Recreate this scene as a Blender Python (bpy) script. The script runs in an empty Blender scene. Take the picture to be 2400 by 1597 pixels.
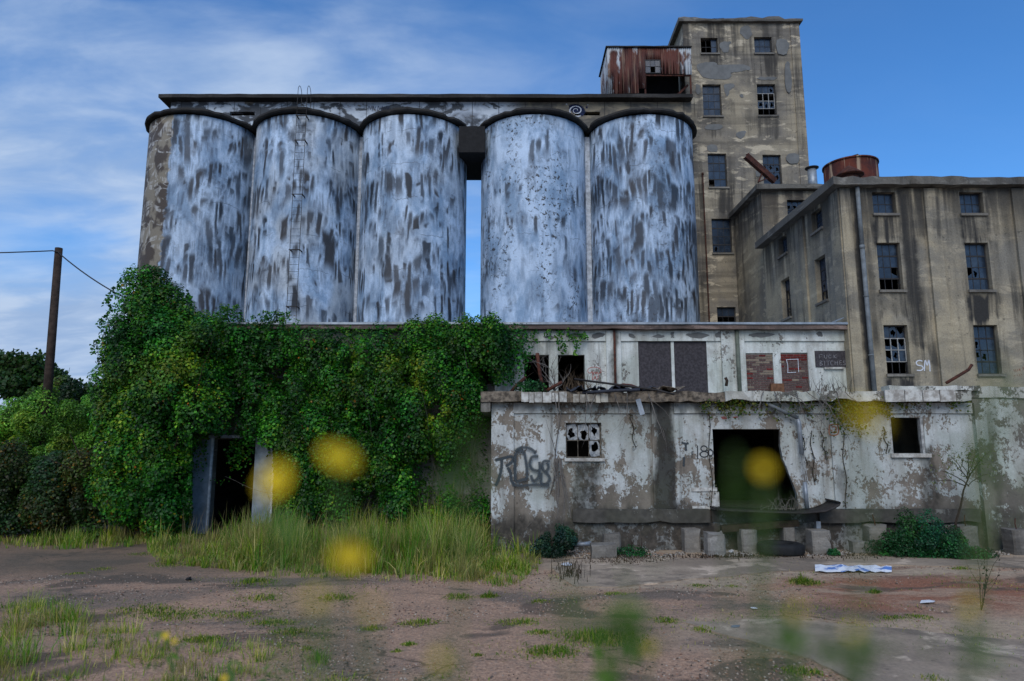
import bpy, math, random
import numpy as np
from mathutils import Vector, Matrix

random.seed(7)
RNG = np.random.default_rng(11)
R = math.radians
scn = bpy.context.scene
COL = scn.collection

# ------------------------------------------------------------------ camera, sky, sun, exposure
PITCH = math.atan(0.157)
CAM_Z = 2.5
cam_d = bpy.data.cameras.new('camera')
cam = bpy.data.objects.new('camera', cam_d)
COL.objects.link(cam)
cam.location = (0, 0, CAM_Z)
cam.rotation_euler = (R(90) + PITCH, 0, 0)
cam_d.lens = 24.0
cam_d.sensor_width = 36.0
cam_d.clip_start = 0.05
cam_d.clip_end = 3000
cam_d.dof.use_dof = True
cam_d.dof.focus_distance = 22.0
cam_d.dof.aperture_fstop = 1.5
scn.camera = cam

SUN_EL, SUN_AZ = R(38), R(192)          # behind the camera, a little to its left
world = bpy.data.worlds.new('World')
scn.world = world
world.use_nodes = True

scn.view_settings.view_transform = 'Standard'
scn.view_settings.look = 'None'
scn.view_settings.gamma = 1.0
scn.view_settings.use_curve_mapping = False
scn.view_settings.exposure = 0.30
SKY_STRENGTH = 0.13

sun_d = bpy.data.lights.new('sun', 'SUN')
sun_d.energy = 1.45
sun_d.angle = R(42)
sun_d.color = (1.0, 0.91, 0.80)
sun = bpy.data.objects.new('sun', sun_d)
COL.objects.link(sun)
sdir = Vector((math.sin(SUN_AZ) * math.cos(SUN_EL), math.cos(SUN_AZ) * math.cos(SUN_EL), math.sin(SUN_EL)))
sun.rotation_euler = sdir.to_track_quat('Z', 'Y').to_euler()


# ------------------------------------------------------------------ node helpers
class NT:
    def __init__(s, nt):
        s.nt = nt

    def add(s, typ, ins=None, **props):
        n = s.nt.nodes.new(typ)
        for k, v in props.items():
            setattr(n, k, v)
        for k, v in (ins or {}).items():
            if isinstance(v, bpy.types.NodeSocket):
                s.nt.links.new(v, n.inputs[k])
            else:
                sock = n.inputs[k]
                if sock.type == 'RGBA' and len(v) == 3:
                    v = (*v, 1)
                sock.default_value = v
        return n

    def math(s, op, a, b=0.0, c=0.0, clamp=False):
        return s.add('ShaderNodeMath', {0: a, 1: b, 2: c}, operation=op, use_clamp=clamp).outputs[0]

    def vmul(s, v, sc):
        return s.add('ShaderNodeVectorMath', {0: v, 1: sc}, operation='MULTIPLY').outputs[0]

    def vadd(s, v, w):
        return s.add('ShaderNodeVectorMath', {0: v, 1: w}, operation='ADD').outputs[0]

    def noise(s, v, scale=1.0, detail=4.0, rough=0.55, dist=0.0):
        return s.add('ShaderNodeTexNoise', {'Vector': v, 'Scale': scale, 'Detail': detail, 'Roughness': rough,
                                            'Distortion': dist}).outputs[0]

    def noisec(s, v, scale=1.0, detail=2.0):
        return s.add('ShaderNodeTexNoise', {'Vector': v, 'Scale': scale, 'Detail': detail}).outputs[1]

    def step(s, x, a, b):
        return s.add('ShaderNodeMapRange', {'Value': x, 'From Min': a, 'From Max': b, 'To Min': 0.0, 'To Max': 1.0},
                     interpolation_type='SMOOTHSTEP').outputs[0]

    def mix(s, f, a, b, blend='MIX'):
        n = s.nt.nodes.new('ShaderNodeMix')
        n.data_type = 'RGBA'
        n.blend_type = blend
        for i, v in ((0, f), (6, a), (7, b)):
            if isinstance(v, bpy.types.NodeSocket):
                s.nt.links.new(v, n.inputs[i])
            else:
                n.inputs[i].default_value = (*v, 1) if (i and len(v) == 3) else v
        return n.outputs[2]

    def sep(s, v):
        return s.add('ShaderNodeSeparateXYZ', {0: v}).outputs

    def comb(s, x, y, z):
        return s.add('ShaderNodeCombineXYZ', {0: x, 1: y, 2: z}).outputs[0]


def new_mat(name):
    m = bpy.data.materials.new(name)
    m.use_nodes = True
    n = NT(m.node_tree)
    b = m.node_tree.nodes['Principled BSDF']
    b.inputs['Roughness'].default_value = 0.85
    b.inputs['Specular IOR Level'].default_value = 0.25
    return m, n, b


def link(n, sock, inp):
    n.nt.links.new(sock, inp)


def bump(n, b, h, strength=0.3, dist=0.02):
    bn = n.add('ShaderNodeBump', {'Height': h, 'Strength': strength, 'Distance': dist})
    link(n, bn.outputs[0], b.inputs['Normal'])


def pos(n):
    return n.add('ShaderNodeNewGeometry').outputs['Position']


# world sky with thin evening cloud
wn = NT(world.node_tree)
bg = world.node_tree.nodes['Background']
skyn = wn.add('ShaderNodeTexSky', sky_type='NISHITA', sun_disc=False, sun_elevation=SUN_EL, sun_rotation=SUN_AZ,
              altitude=150.0, air_density=1.0, dust_density=0.6, ozone_density=3.0)
gen = wn.add('ShaderNodeTexCoord').outputs['Generated']
gx, gy, gz = wn.sep(gen)
# clouds lie in a layer overhead: project the direction on to that layer
den = wn.math('ADD', wn.math('MAXIMUM', gz, 0.0), 0.22)
lay = wn.comb(wn.math('DIVIDE', gx, den), wn.math('DIVIDE', gy, den), 0.0)
cn = wn.noise(wn.vadd(wn.vmul(lay, (0.85, 1.5, 1.0)), (3.1, 7.7, 0.4)), 1.3, 7.0, 0.52, 0.5)
cn2 = wn.noise(wn.vadd(wn.vmul(lay, (1.0, 2.0, 1.0)), (9.3, 1.2, 5.0)), 3.3, 6.0, 0.55, 0.3)
side = wn.step(wn.math('ADD', wn.math('MULTIPLY', gx, .9), wn.math('MULTIPLY', gy, .35)), 0.66, -0.12)  # cover also spreads unseen behind the camera, shaped to give neutral fill light
cm = wn.math('ADD', wn.math('MULTIPLY', cn, 0.75), wn.math('MULTIPLY', cn2, 0.25))
cover = wn.math('MULTIPLY', wn.step(cm, 0.30, 0.62), wn.math('ADD', wn.math('MULTIPLY', side, 0.92), 0.03), clamp=True)
lowc = wn.math('MULTIPLY', wn.step(gz, .36, .04), wn.math('MULTIPLY', side, .95))
cover = wn.math('MAXIMUM', cover, wn.math('ADD', lowc, wn.math('MULTIPLY', cover, .45)), clamp=True)
tint = wn.mix(1.0, skyn.outputs[0], (0.40, 0.79, 1.13), 'MULTIPLY')
cshade = wn.mix(wn.step(cn2, .35, .68), (2.0, 2.9, 4.5), (3.1, 3.9, 5.2))
skyc = wn.mix(cover, tint, cshade)
link(wn, skyc, bg.inputs[0])
bg.inputs[1].default_value = SKY_STRENGTH

# ------------------------------------------------------------------ pixel rays of the photograph (2400 x 1597)
CP, SP = math.cos(PITCH), math.sin(PITCH)


def ray(u, v):
    a, b = (u - 1200) / 1600, (798.5 - v) / 1600
    return a, CP - b * SP, SP + b * CP


def P(u, v, Y):
    a, y, z = ray(u, v)
    return Vector((a / y * Y, Y, CAM_Z + z / y * Y))


def PX(u, v, X):
    a, y, z = ray(u, v)
    return Vector((X, X * y / a, CAM_Z + z / a * X))


def G(u, v, z=0.0):
    a, y, zz = ray(u, v)
    t = (z - CAM_Z) / zz
    return Vector((a * t, y * t, z))


def rect(u0, v0, u1, v1, Y):
    """opening on the plane y = Y: x0, x1, z0, z1"""
    p = [P(u, v, Y) for u in (u0, u1) for v in (v0, v1)]
    return ((p[0].x + p[1].x) / 2, (p[2].x + p[3].x) / 2, (p[1].z + p[3].z) / 2, (p[0].z + p[2].z) / 2)


# ------------------------------------------------------------------ mesh builder
class MB:
    def __init__(s):
        s.v, s.f, s.mi = [], [], []

    def add(s, verts, faces, mi=0):
        o = len(s.v)
        s.v += [tuple(p) for p in verts]
        s.f += [tuple(i + o for i in f) for f in faces]
        s.mi += [mi] * len(faces)
        return s

    def box(s, x0, x1, y0, y1, z0, z1, mi=0):
        v = [(x, y, z) for x in (x0, x1) for y in (y0, y1) for z in (z0, z1)]
        return s.add(v, [(0, 1, 3, 2), (4, 6, 7, 5), (0, 4, 5, 1), (2, 3, 7, 6), (0, 2, 6, 4), (1, 5, 7, 3)], mi)

    def bar(s, p, q, w, h, up=(0, 0, 1), mi=0):
        p, q, up = Vector(p), Vector(q), Vector(up)
        d = (q - p).normalized()
        sx = d.cross(up)
        if sx.length < 1e-4:
            sx = d.cross(Vector((1, 0, 0)))
        sx.normalize()
        sz = sx.cross(d)
        v = []
        for c in (p, q):
            for a, b in ((-1, -1), (1, -1), (1, 1), (-1, 1)):
                v.append(c + sx * (a * w / 2) + sz * (b * h / 2))
        return s.add(v, [(0, 1, 2, 3), (7, 6, 5, 4), (0, 4, 5, 1), (1, 5, 6, 2), (2, 6, 7, 3), (3, 7, 4, 0)], mi)

    def tube(s, pts, r, n=6, mi=0):
        pts = [Vector(p) for p in pts]
        k = len(pts)
        rr = r if isinstance(r, (list, tuple)) else [r] * k
        v, f = [], []
        ref = None
        for i, p in enumerate(pts):
            d = (pts[min(i + 1, k - 1)] - pts[max(i - 1, 0)])
            d = d.normalized() if d.length > 1e-9 else Vector((0, 0, 1))
            if ref is None:
                ref = Vector((1, 0, 0)) if abs(d.x) < 0.8 else Vector((0, 1, 0))
            a = (ref - d * ref.dot(d)).normalized()
            ref = a
            b = d.cross(a)
            for j in range(n):
                t = 2 * math.pi * j / n
                v.append(p + (a * math.cos(t) + b * math.sin(t)) * rr[i])
        for i in range(k - 1):
            for j in range(n):
                j2 = (j + 1) % n
                f.append((i * n + j, i * n + j2, (i + 1) * n + j2, (i + 1) * n + j))
        f.append(tuple(range(n))[::-1])
        f.append(tuple((k - 1) * n + j for j in range(n)))
        return s.add(v, f, mi)

    def rough(s, x0, x1, y0, y1, z0, z1, step=0.25, j=0.012, seed=0, mi=0, chip=0.0):
        """box whose long x edges wander"""
        rg = random.Random(seed)
        n = max(2, int((x1 - x0) / step))
        v, f = [], []
        for i in range(n + 1):
            x = x0 + (x1 - x0) * i / n
            for (y, z) in ((y0, z0), (y1, z0), (y1, z1), (y0, z1)):
                c = chip * (rg.random() ** 4) if y == y0 else 0
                v.append((x, y + rg.uniform(-j, j) + c, z + rg.uniform(-j, j) + (c if z == z0 else -c * .6)))
        for i in range(n):
            for k in range(4):
                k2 = (k + 1) % 4
                f.append((i * 4 + k, (i + 1) * 4 + k, (i + 1) * 4 + k2, i * 4 + k2))
        f += [(3, 2, 1, 0), (n * 4, n * 4 + 1, n * 4 + 2, n * 4 + 3)]
        return s.add(v, f, mi)

    def lathe(s, prof, c=(0, 0, 0), n=32, mi=0, cap=True):
        v, f = [], []
        k = len(prof)
        for i in range(n):
            t = 2 * math.pi * i / n
            for r, z in prof:
                v.append((c[0] + r * math.sin(t), c[1] - r * math.cos(t), c[2] + z))
        for i in range(n):
            i2 = (i + 1) % n
            for j in range(k - 1):
                f.append((i * k + j, i2 * k + j, i2 * k + j + 1, i * k + j + 1))
        if cap:
            f.append(tuple(i * k for i in range(n))[::-1])
            f.append(tuple(i * k + k - 1 for i in range(n)))
        return s.add(v, f, mi)

    def build(s, name, mat, parent=None, smooth=False, origin=None):
        me = bpy.data.meshes.new(name)
        arr = np.array(s.v, dtype=np.float64)
        lo, hi = arr.min(0), arr.max(0)
        og = Vector(origin) if origin is not None else Vector(((lo[0] + hi[0]) / 2, (lo[1] + hi[1]) / 2, lo[2]))
        me.from_pydata([tuple(p) for p in (arr - np.array(og))], [], s.f)
        mats = mat if isinstance(mat, (list, tuple)) else [mat]
        for m in mats:
            me.materials.append(m)
        if len(mats) > 1:
            me.polygons.foreach_set('material_index', s.mi)
        if smooth:
            me.polygons.foreach_set('use_smooth', [True] * len(me.polygons))
        me.update()
        return place(bpy.data.objects.new(name, me), og, parent)


WO = {}


def place(o, og, parent=None):
    COL.objects.link(o)
    WO[o.name] = Vector(og)
    if parent is not None:
        o.parent = parent
        o.location = Vector(og) - WO[parent.name]
    else:
        o.location = og
    return o


def tag(o, label=None, cat=None, group=None, kind=None):
    if label:
        o['label'] = label
    if cat:
        o['category'] = cat
    if group:
        o['group'] = group
    if kind:
        o['kind'] = kind
    return o


def thing(name, loc, label, cat, group=None):
    o = bpy.data.objects.new(name, None)
    o.empty_display_size = 0.3
    place(o, loc)
    return tag(o, label, cat, group)


def share(src, name, og, parent):
    """another object on the same mesh data"""
    return place(bpy.data.objects.new(name, src.data), og, parent)


# wall with real openings; T maps (along, depth inwards, z) to the world
def front(Y):
    return lambda a, d, z: (a, Y + d, z)


def left(X):
    return lambda a, d, z: (X + d, a, z)


def wall(mb, T, a0, a1, z0, z1, holes, th=0.28, mi=0, maxcell=None):
    As = sorted({a0, a1, *[h[0] for h in holes], *[h[1] for h in holes]})
    Zs = sorted({z0, z1, *[h[2] for h in holes], *[h[3] for h in holes]})
    As = [a for a in As if a0 - 1e-6 <= a <= a1 + 1e-6]
    Zs = [z for z in Zs if z0 - 1e-6 <= z <= z1 + 1e-6]
    solid = {}
    for i in range(len(As) - 1):
        for k in range(len(Zs) - 1):
            ca, cz = (As[i] + As[i + 1]) / 2, (Zs[k] + Zs[k + 1]) / 2
            solid[i, k] = not any(h[0] < ca < h[1] and h[2] < cz < h[3] for h in holes)
    for (i, k), ok in solid.items():
        if not ok:
            continue
        q = [(As[i], Zs[k]), (As[i + 1], Zs[k]), (As[i + 1], Zs[k + 1]), (As[i], Zs[k + 1])]
        mb.add([T(a, 0, z) for a, z in q], [(0, 1, 2, 3)], mi)
        mb.add([T(a, th, z) for a, z in q], [(3, 2, 1, 0)], mi)
        for (di, dk, e) in ((-1, 0, (3, 0)), (1, 0, (1, 2)), (0, -1, (0, 1)), (0, 1, (2, 3))):
            if not solid.get((i + di, k + dk), False):
                p, r_ = q[e[0]], q[e[1]]
                mb.add([T(p[0], 0, p[1]), T(p[0], th, p[1]), T(r_[0], th, r_[1]), T(r_[0], 0, r_[1])], [(0, 1, 2, 3)], mi)


# ------------------------------------------------------------------ materials
def boxmask(n, x, z, x0, x1, z0, z1, s):
    a = n.math('MULTIPLY', n.step(x, x0 - s, x0 + s), n.step(x, x1 + s, x1 - s))
    c = n.math('MULTIPLY', n.step(z, z0 - s, z0 + s), n.step(z, z1 + s, z1 - s))
    return n.math('MULTIPLY', a, c)


def concrete(name, tan, grey, dark, drip=0.5, ztop=None, plaq=0.5, seed=0.0, board=0.16, dripcov=0.45, bandk=.4, runs=()):
    m, n, b = new_mat(name)
    p = n.vadd(pos(n), (seed * 13.7, seed * 5.1, seed * 3.3))
    big = n.noise(p, 0.45, 4, 0.6, 0.3)
    c = n.mix(n.step(big, 0.36, 0.62), tan, grey)
    # poured in board lifts
    bd = n.noise(n.vmul(p, (0.22, 0.22, 1.0 / board)), 1.0, 3, 0.5)
    c = n.mix(n.math('MULTIPLY', n.step(bd, 0.45, 0.72), bandk), c, dark)
    pl = n.noise(n.vmul(p, (0.9, 0.9, 2.6)), 1.0, 5, 0.62, 0.4)
    lt = tuple(min(1, x * 1.55 + 0.03) for x in tan)
    c = n.mix(n.math('MULTIPLY', n.step(pl, 0.545, 0.61), plaq), c, lt)
    pl2 = n.noise(n.vmul(n.vadd(p, (7, 3, 9)), (0.8, 0.8, 1.5)), 1.0, 6, 0.65, 0.5)
    c = n.mix(n.math('MULTIPLY', n.step(pl2, 0.56, 0.60), plaq * 0.7), c, tuple(x * .72 for x in grey))
    # water streaks
    st = n.noise(n.vmul(p, (2.6, 2.6, 0.16)), 1.0, 5, 0.6, 0.25)
    sm = n.noise(n.vadd(p, (31, 17, 2)), 0.33, 3, 0.5)
    s = n.math('MULTIPLY', n.step(st, dripcov, dripcov + 0.17), n.step(sm, 0.38, 0.6))
    if ztop is not None:
        z = n.sep(pos(n))[2]
        up = n.step(n.math('ADD', z, n.math('MULTIPLY', n.math('SUBTRACT', st, 0.5), 3.0)), ztop - 2.6, ztop + 0.1)
        s = n.math('MAXIMUM', s, n.math('MULTIPLY', up, n.step(st, 0.34, 0.54)))
    c = n.mix(n.math('MULTIPLY', s, drip), c, dark)
    if runs:
        PX3, PY3, PZ3 = n.sep(pos(n))
        wx = n.math('ADD', PX3, n.math('MULTIPLY', n.math('SUBTRACT', pl, .5), .35))
        wz = n.math('ADD', PZ3, n.math('MULTIPLY', n.math('SUBTRACT', st, .5), 1.6))
        for (x0, x1, z0, z1, k) in runs:
            mk = boxmask(n, wx, wz, x0, x1, z0, z1, .10)
            c = n.mix(n.math('MULTIPLY', mk, n.math('MULTIPLY', n.math('ADD', n.step(st, .36, .6), .35), k), clamp=True), c, dark)
    fine = n.noise(p, 22, 5, 0.7)
    c = n.mix(0.55, c, n.mix(1.0, c, n.add('ShaderNodeMapRange', {'Value': fine, 'From Min': .3, 'From Max': .7, 'To Min': .55,
              'To Max': 1.3}).outputs[0], 'MULTIPLY'))
    pit = n.noise(p, 7, 3, 0.6)
    c = n.mix(n.math('MULTIPLY', n.step(pit, 0.66, 0.7), 0.5), c, dark)
    link(n, c, b.inputs['Base Color'])
    h = n.math('ADD', n.math('MULTIPLY', bd, 1.0), n.math('ADD', n.math('MULTIPLY', fine, 0.35), n.math('MULTIPLY', pl, 0.6)))
    bump(n, b, h, 0.6, 0.03)
    return m


M = {}
def sillruns(px, Y, drop, k):
    q = []
    for w in px:
        a0, a1, z0, z1 = rect(*w, Y)
        q += [(a0 - .05, a1 + .08, z0 - drop, z0 - .05, k), (a1 - .02, a1 + .22, z0 - drop * .5, z1 + .1, k * .5)]
    return q


M['tower'] = concrete('tower_concrete', (.345, .295, .21), (.20, .18, .15), (.045, .041, .036), .85, None, .8, 0.0, .22, .43, .4,
                      sillruns([(1642, 89, 1683, 125), (1768, 87, 1810, 125), (1647, 198, 1691, 272), (1775, 197, 1819, 271), (1660, 360, 1704, 439)], 30.5, 1.1, .6))
M['mill'] = concrete('mill_concrete', (.38, .325, .225), (.22, .205, .17), (.034, .033, .031), .85, 10.5, .25, 1.0, .6, .46, .2,
                     sillruns([(2046, 451, 2100, 501), (2250, 451, 2305, 501), (2057, 569, 2117, 680), (2263, 569, 2327, 680), (2074, 762, 2135, 877)], 20.3, .9, .85) + [(12.0, 12.45, 5.5, 10.4, .7), (10.55, 10.8, 4, 10.4, .8), (12.4, 13.2, 9.0, 10.4, .5)])
M['block'] = concrete('block_concrete', (.37, .31, .21), (.20, .18, .145), (.035, .03, .027), .8, 13.1, .4, 2.0, .5, .45, .28)
M['cornice'] = concrete('cornice_concrete', (.15, .14, .12), (.11, .105, .095), (.025, .024, .022), .6, None, .6, 3.0, .5)
M['roofedge'] = concrete('roof_edge_concrete', (.042, .039, .035), (.026, .025, .024), (.008, .008, .008), .5, None, .3, 4.0)
M['fascia'] = concrete('shed_fascia', (.17, .12, .10), (.11, .085, .075), (.035, .03, .028), .5, None, .7, 5.0)
M['stub'] = concrete('stub_concrete', (.23, .215, .19), (.15, .14, .125), (.05, .047, .042), .5, None, .3, 6.0, .12)
M['sill'] = concrete('sill_concrete', (.2, .185, .155), (.15, .14, .125), (.04, .038, .035), .5, None, .3, 7.0)
M['inner'] = concrete('shade_darkened_interior', (.05, .048, .045), (.035, .034, .032), (.015, .015, .015), .4, None, .2, 8.0)  # concrete coloured near black to deepen the shade inside the openings
M['weedwall'] = concrete('overgrown_wall', (.22, .21, .19), (.15, .145, .135), (.04, .04, .036), .6, None, .4, 9.0)
M['rock'] = concrete('broken_concrete', (.26, .25, .23), (.19, .18, .165), (.07, .06, .055), .3, None, .4, 10.0)


def plain(name, col, rough=.8, var=.35, scale=9.0, metal=0.0, col2=None, spec=.25):
    m, n, b = new_mat(name)
    tc = n.add('ShaderNodeTexCoord').outputs['Object']
    rnd = n.add('ShaderNodeObjectInfo').outputs['Random']
    v = n.noise(n.vadd(tc, n.comb(n.math('MULTIPLY', rnd, 50), 0.0, 0.0)), scale, 5, .65)
    c2 = col2 or tuple(x * (1 - var) for x in col)
    c = n.mix(n.step(v, .36, .64), c2, col)
    c = n.mix(.5, c, n.mix(1.0, c, n.add('ShaderNodeMapRange', {'Value': rnd, 'To Min': .72, 'To Max': 1.25}).outputs[0], 'MULTIPLY'))
    link(n, c, b.inputs['Base Color'])
    b.inputs['Roughness'].default_value = rough
    b.inputs['Metallic'].default_value = metal
    b.inputs['Specular IOR Level'].default_value = spec
    bump(n, b, v, .25, .01)
    return m


M['patch'] = plain('repair_plaster', (.165, .168, .163), .9, .22, 2.5)
M['frame'] = plain('window_frame_paint', (.035, .035, .037), .6, .4)
M['frame_white'] = plain('white_sash_paint', (.42, .43, .42), .7, .5)
M['rust'] = plain('rusty_steel', (.10, .035, .022), .85, .6, 7, col2=(.035, .016, .013))
M['steel_dark'] = plain('dark_steel', (.03, .026, .024), .6, .5, 8)
M['black'] = plain('black_scrap_and_shade', (.018, .018, .019), .8, .4, 6)
M['zinc'] = plain('galvanised_steel', (.30, .34, .38), .45, .3, 5, .3, spec=.4)
M['pipe'] = plain('grey_painted_pipe', (.20, .225, .24), .6, .35, 4)
M['greenpipe'] = plain('mossy_pipe', (.13, .15, .12), .7, .4, 4)
M['wood'] = plain('weathered_wood', (.05, .034, .025), .9, .5, 6)
M['board'] = plain('grey_particle_board', (.062, .056, .062), .85, .45, 14)
M['white_slab'] = plain('white_painted_edge', (.56, .56, .52), .8, .55, 6, col2=(.28, .26, .23))
M['brick_grey'] = plain('grey_brown_brick', (.125, .078, .070), .9, .3, 12)
M['brick_tan'] = plain('mortar_smeared_brick', (.23, .18, .135), .9, .2, 12)
M['brick_red'] = plain('red_brick', (.15, .025, .022), .9, .35, 12)
M['mortar'] = plain('pale_mortar', (.30, .285, .25), .95, .25, 8)
M['clay'] = plain('terracotta_block', (.20, .10, .055), .9, .4, 9)
M['rubber'] = plain('worn_tyre_rubber', (.02, .021, .022), .75, .3, 6)
M['paper'] = plain('white_litter', (.70, .72, .76), .7, .12, 8)
M['twig'] = plain('dead_vine_wood', (.20, .18, .16), .9, .4, 6)
M['twig_dark'] = plain('dark_stem_wood', (.05, .036, .026), .9, .4, 6)
M['stem'] = plain('green_stem', (.07, .12, .025), .7, .3, 6)
M['petal'] = plain('yellow_petal', (.72, .50, .006), .6, .1, 20)
M['eye'] = plain('golden_flower_eye', (.42, .22, .006), .8, .3, 40)
M['dirt'] = plain('dark_debris', (.06, .048, .04), .95, .5, 6)
M['wire'] = plain('black_cable', (.02, .02, .022), .7, .2)
M['tar_rag'] = plain('torn_roofing_felt', (.035, .04, .055), .6, .5, 6)
M['fold_tile'] = plain('flaking_roof_edge', (.42, .40, .34), .85, .4, 5, col2=(.2, .18, .15))
M['wood_rot'] = plain('rotten_roof_edge', (.20, .165, .125), .95, .6, 9, col2=(.06, .05, .04))


def glass():
    m, n, b = new_mat('sky_tinted_dirty_glass')
    tc = pos(n)
    rnd = n.add('ShaderNodeObjectInfo').outputs['Random']
    v = n.noise(tc, 3.5, 5, .7)
    c = n.mix(n.step(v, .4, .7), (.012, .020, .034), (.040, .060, .088))  # dark blue base stands in for reflected sky, mottled like grime
    c = n.mix(n.math('MULTIPLY', rnd, .7), c, (.022, .038, .066))
    sp = n.noise(tc, 30, 2, .5)
    c = n.mix(n.math('MULTIPLY', n.step(sp, .68, .74), .5), c, (.22, .23, .24))
    link(n, c, b.inputs['Base Color'])
    b.inputs['Roughness'].default_value = .22
    b.inputs['Specular IOR Level'].default_value = .5
    bump(n, b, n.noise(tc, 1.7, 2, .5), .06, .05)
    return m


M['glass'] = glass()
M['glass_pale'] = plain('whitewashed_glass', (.42, .44, .44), .5, .5, 9, col2=(.16, .18, .2))


def silo_paint(name, seed, streak=.0, mott=.0, warm=.0, bare=-9.0, fade=1.0):
    """aluminium paint brushed on in lifts, worn to dark concrete"""
    m, n, b = new_mat(name)
    tc = n.add('ShaderNodeTexCoord').outputs['Object']
    x, y, z = n.sep(tc)
    u = n.math('MULTIPLY', n.math('ARCTAN2', x, n.math('MULTIPLY', y, -1.0)), 2.36)
    q = n.comb(n.math('ADD', u, seed * 17.3), n.math('ADD', z, seed * 7.9), 0.0)
    warp = n.noise(n.vmul(q, (.55, .35, 1)), 1.0, 2, .5)
    qs = n.comb(n.math('ADD', n.sep(q)[0], n.math('MULTIPLY', warp, .9)), n.sep(q)[1], 0.0)
    S = n.noise(n.vmul(qs, (2.3, .75, 1)), 1.0, 5, .55, .2)
    S2 = n.noise(n.vmul(n.vadd(qs, (5, 9, 0)), (8.0, 1.3, 1)), 1.0, 5, .62, .1)
    B = n.noise(n.vmul(n.vadd(q, (40, 3, 0)), (.6, .5, 1)), 1.0, 3, .55)
    def strokes(wd, hg, off, lo, hi):
        uu = n.math('ADD', n.math('DIVIDE', n.math('ADD', u, off), wd), n.math('MULTIPLY', n.math('SUBTRACT', n.noise(n.vmul(n.vadd(q, (off * 5, 0, 0)), (.9, .16, 1)), 1.0, 3, .5), .5), 1.3 / wd))
        uu = n.math('ADD', uu, n.math('MULTIPLY', n.math('SUBTRACT', n.noise(n.vmul(q, (2.2, .8, 1)), 1.0, 5, .65), .5), .9))
        ci, fu = n.math('FLOOR', uu), n.math('FRACT', uu)
        w1 = n.add('ShaderNodeTexWhiteNoise', {'Vector': n.comb(ci, off + seed, 0.0)}, noise_dimensions='3D').outputs[0]
        zz = n.math('ADD', n.math('DIVIDE', z, hg), n.math('MULTIPLY', w1, .38))
        zz = n.math('ADD', zz, n.math('MULTIPLY', n.noise(n.vmul(q, (.45, .10, 1)), 1.0, 2, .5), 1.5))
        ri, fz = n.math('FLOOR', zz), n.math('FRACT', zz)
        w2 = n.add('ShaderNodeTexWhiteNoise', {'Vector': n.comb(ci, ri, off + seed * 3)}, noise_dimensions='3D')
        rnd = w2.outputs[0]
        r2 = n.sep(w2.outputs[1])[1]
        edge = n.math('MULTIPLY', n.math('SUBTRACT', S2, .5), .75)
        ac = n.math('ADD', n.math('SUBTRACT', 1.0, n.math('MULTIPLY', n.math('ABSOLUTE', n.math('SUBTRACT', fu, .5)), 2.0)), edge)
        end = n.math('ADD', .0, n.math('MULTIPLY', r2, .62))
        al = n.math('MULTIPLY', n.step(n.math('SUBTRACT', n.math('ADD', fz, n.math('MULTIPLY', edge, .12)), end), 0.0, .36), n.step(n.math('ADD', fz, n.math('MULTIPLY', edge, .14)), 1.0, .84))
        on_ = n.step(n.math('ADD', rnd, n.math('MULTIPLY', n.math('SUBTRACT', B, .5), 3.0)), lo, hi)
        return n.math('MULTIPLY', n.math('MULTIPLY', n.step(ac, .0, .72), al), n.math('MULTIPLY', on_, n.math('ADD', .74, n.math('MULTIPLY', n.sep(w2.outputs[1])[2], .26)))), n.math('MULTIPLY', n.math('MULTIPLY', n.step(ac, -.1, .7), al), n.step(rnd, lo - .35, hi))
    k1, h1 = strokes(.25, 1.75, 0.0, .60 - streak * 5, .70 - streak * 5)
    k2, h2 = strokes(.40, 2.3, 7.3, .84 - streak * 6, .94 - streak * 6)
    k3, h3 = strokes(.14, 1.1, 3.1, .74 - streak * 5, .78 - streak * 5)
    k1 = n.math('MAXIMUM', k1, n.math('MULTIPLY', k3, .4))
    f = n.math('ADD', n.math('MULTIPLY', S, .72), n.math('MULTIPLY', S2, .28))
    f = n.math('ADD', f, n.math('ADD', n.math('MULTIPLY', n.math('SUBTRACT', B, .5), .34), streak * .25))
    dark = n.math('MAXIMUM', n.math('MULTIPLY', n.math('MAXIMUM', k1, k2), .95), n.math('MULTIPLY', n.step(f, .605, .70), .85), clamp=True)
    soft = n.math('MAXIMUM', n.math('MULTIPLY', n.math('MAXIMUM', h1, h2), .75), n.step(f, .47, .63), clamp=True)
    med = n.noise(n.vmul(q, (1.1, .5, 1)), 1.0, 6, .65, .3)
    lightc = n.mix(n.step(med, .36, .60), (.21, .315, .45), (.49, .62, .78))
    wm = n.noise(n.vmul(n.vadd(q, (11, 20, 0)), (.5, .3, 1)), 1.0, 3, .5)
    lightc = n.mix(n.math('MULTIPLY', n.step(wm, .45, .62), warm), lightc, (.44, .46, .46))
    c = n.mix(n.math('MULTIPLY', soft, .52), lightc, (.065, .10, .155))
    bc = n.noise(n.vmul(q, (.8, .4, 1)), 1.0, 3, .5)
    dk = n.mix(n.step(bc, .42, .6), (.008, .011, .017), (.028, .023, .021))
    c = n.mix(n.math('MULTIPLY', dark, fade), c, dk)
    # blistered flakes
    fl = n.noise(n.vmul(q, (6, 5, 1)), 1.0, 6, .7, .3)
    fm = n.noise(n.vmul(n.vadd(q, (3, 60, 0)), (.7, .35, 1)), 1.0, 3, .5)
    c = n.mix(n.math('MULTIPLY', n.math('MULTIPLY', n.step(fl, .53, .6), n.step(fm, .44, .58)), mott), c, (.045, .048, .052))
    # lift joints and cracks
    zj = n.math('ADD', z, n.math('MULTIPLY', n.noise(n.vmul(q, (1.5, .2, 1)), 1.0, 4, .6), .5))
    fr = n.math('ABSOLUTE', n.math('SUBTRACT', n.math('FRACT', n.math('DIVIDE', zj, 1.55)), .5))
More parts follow.
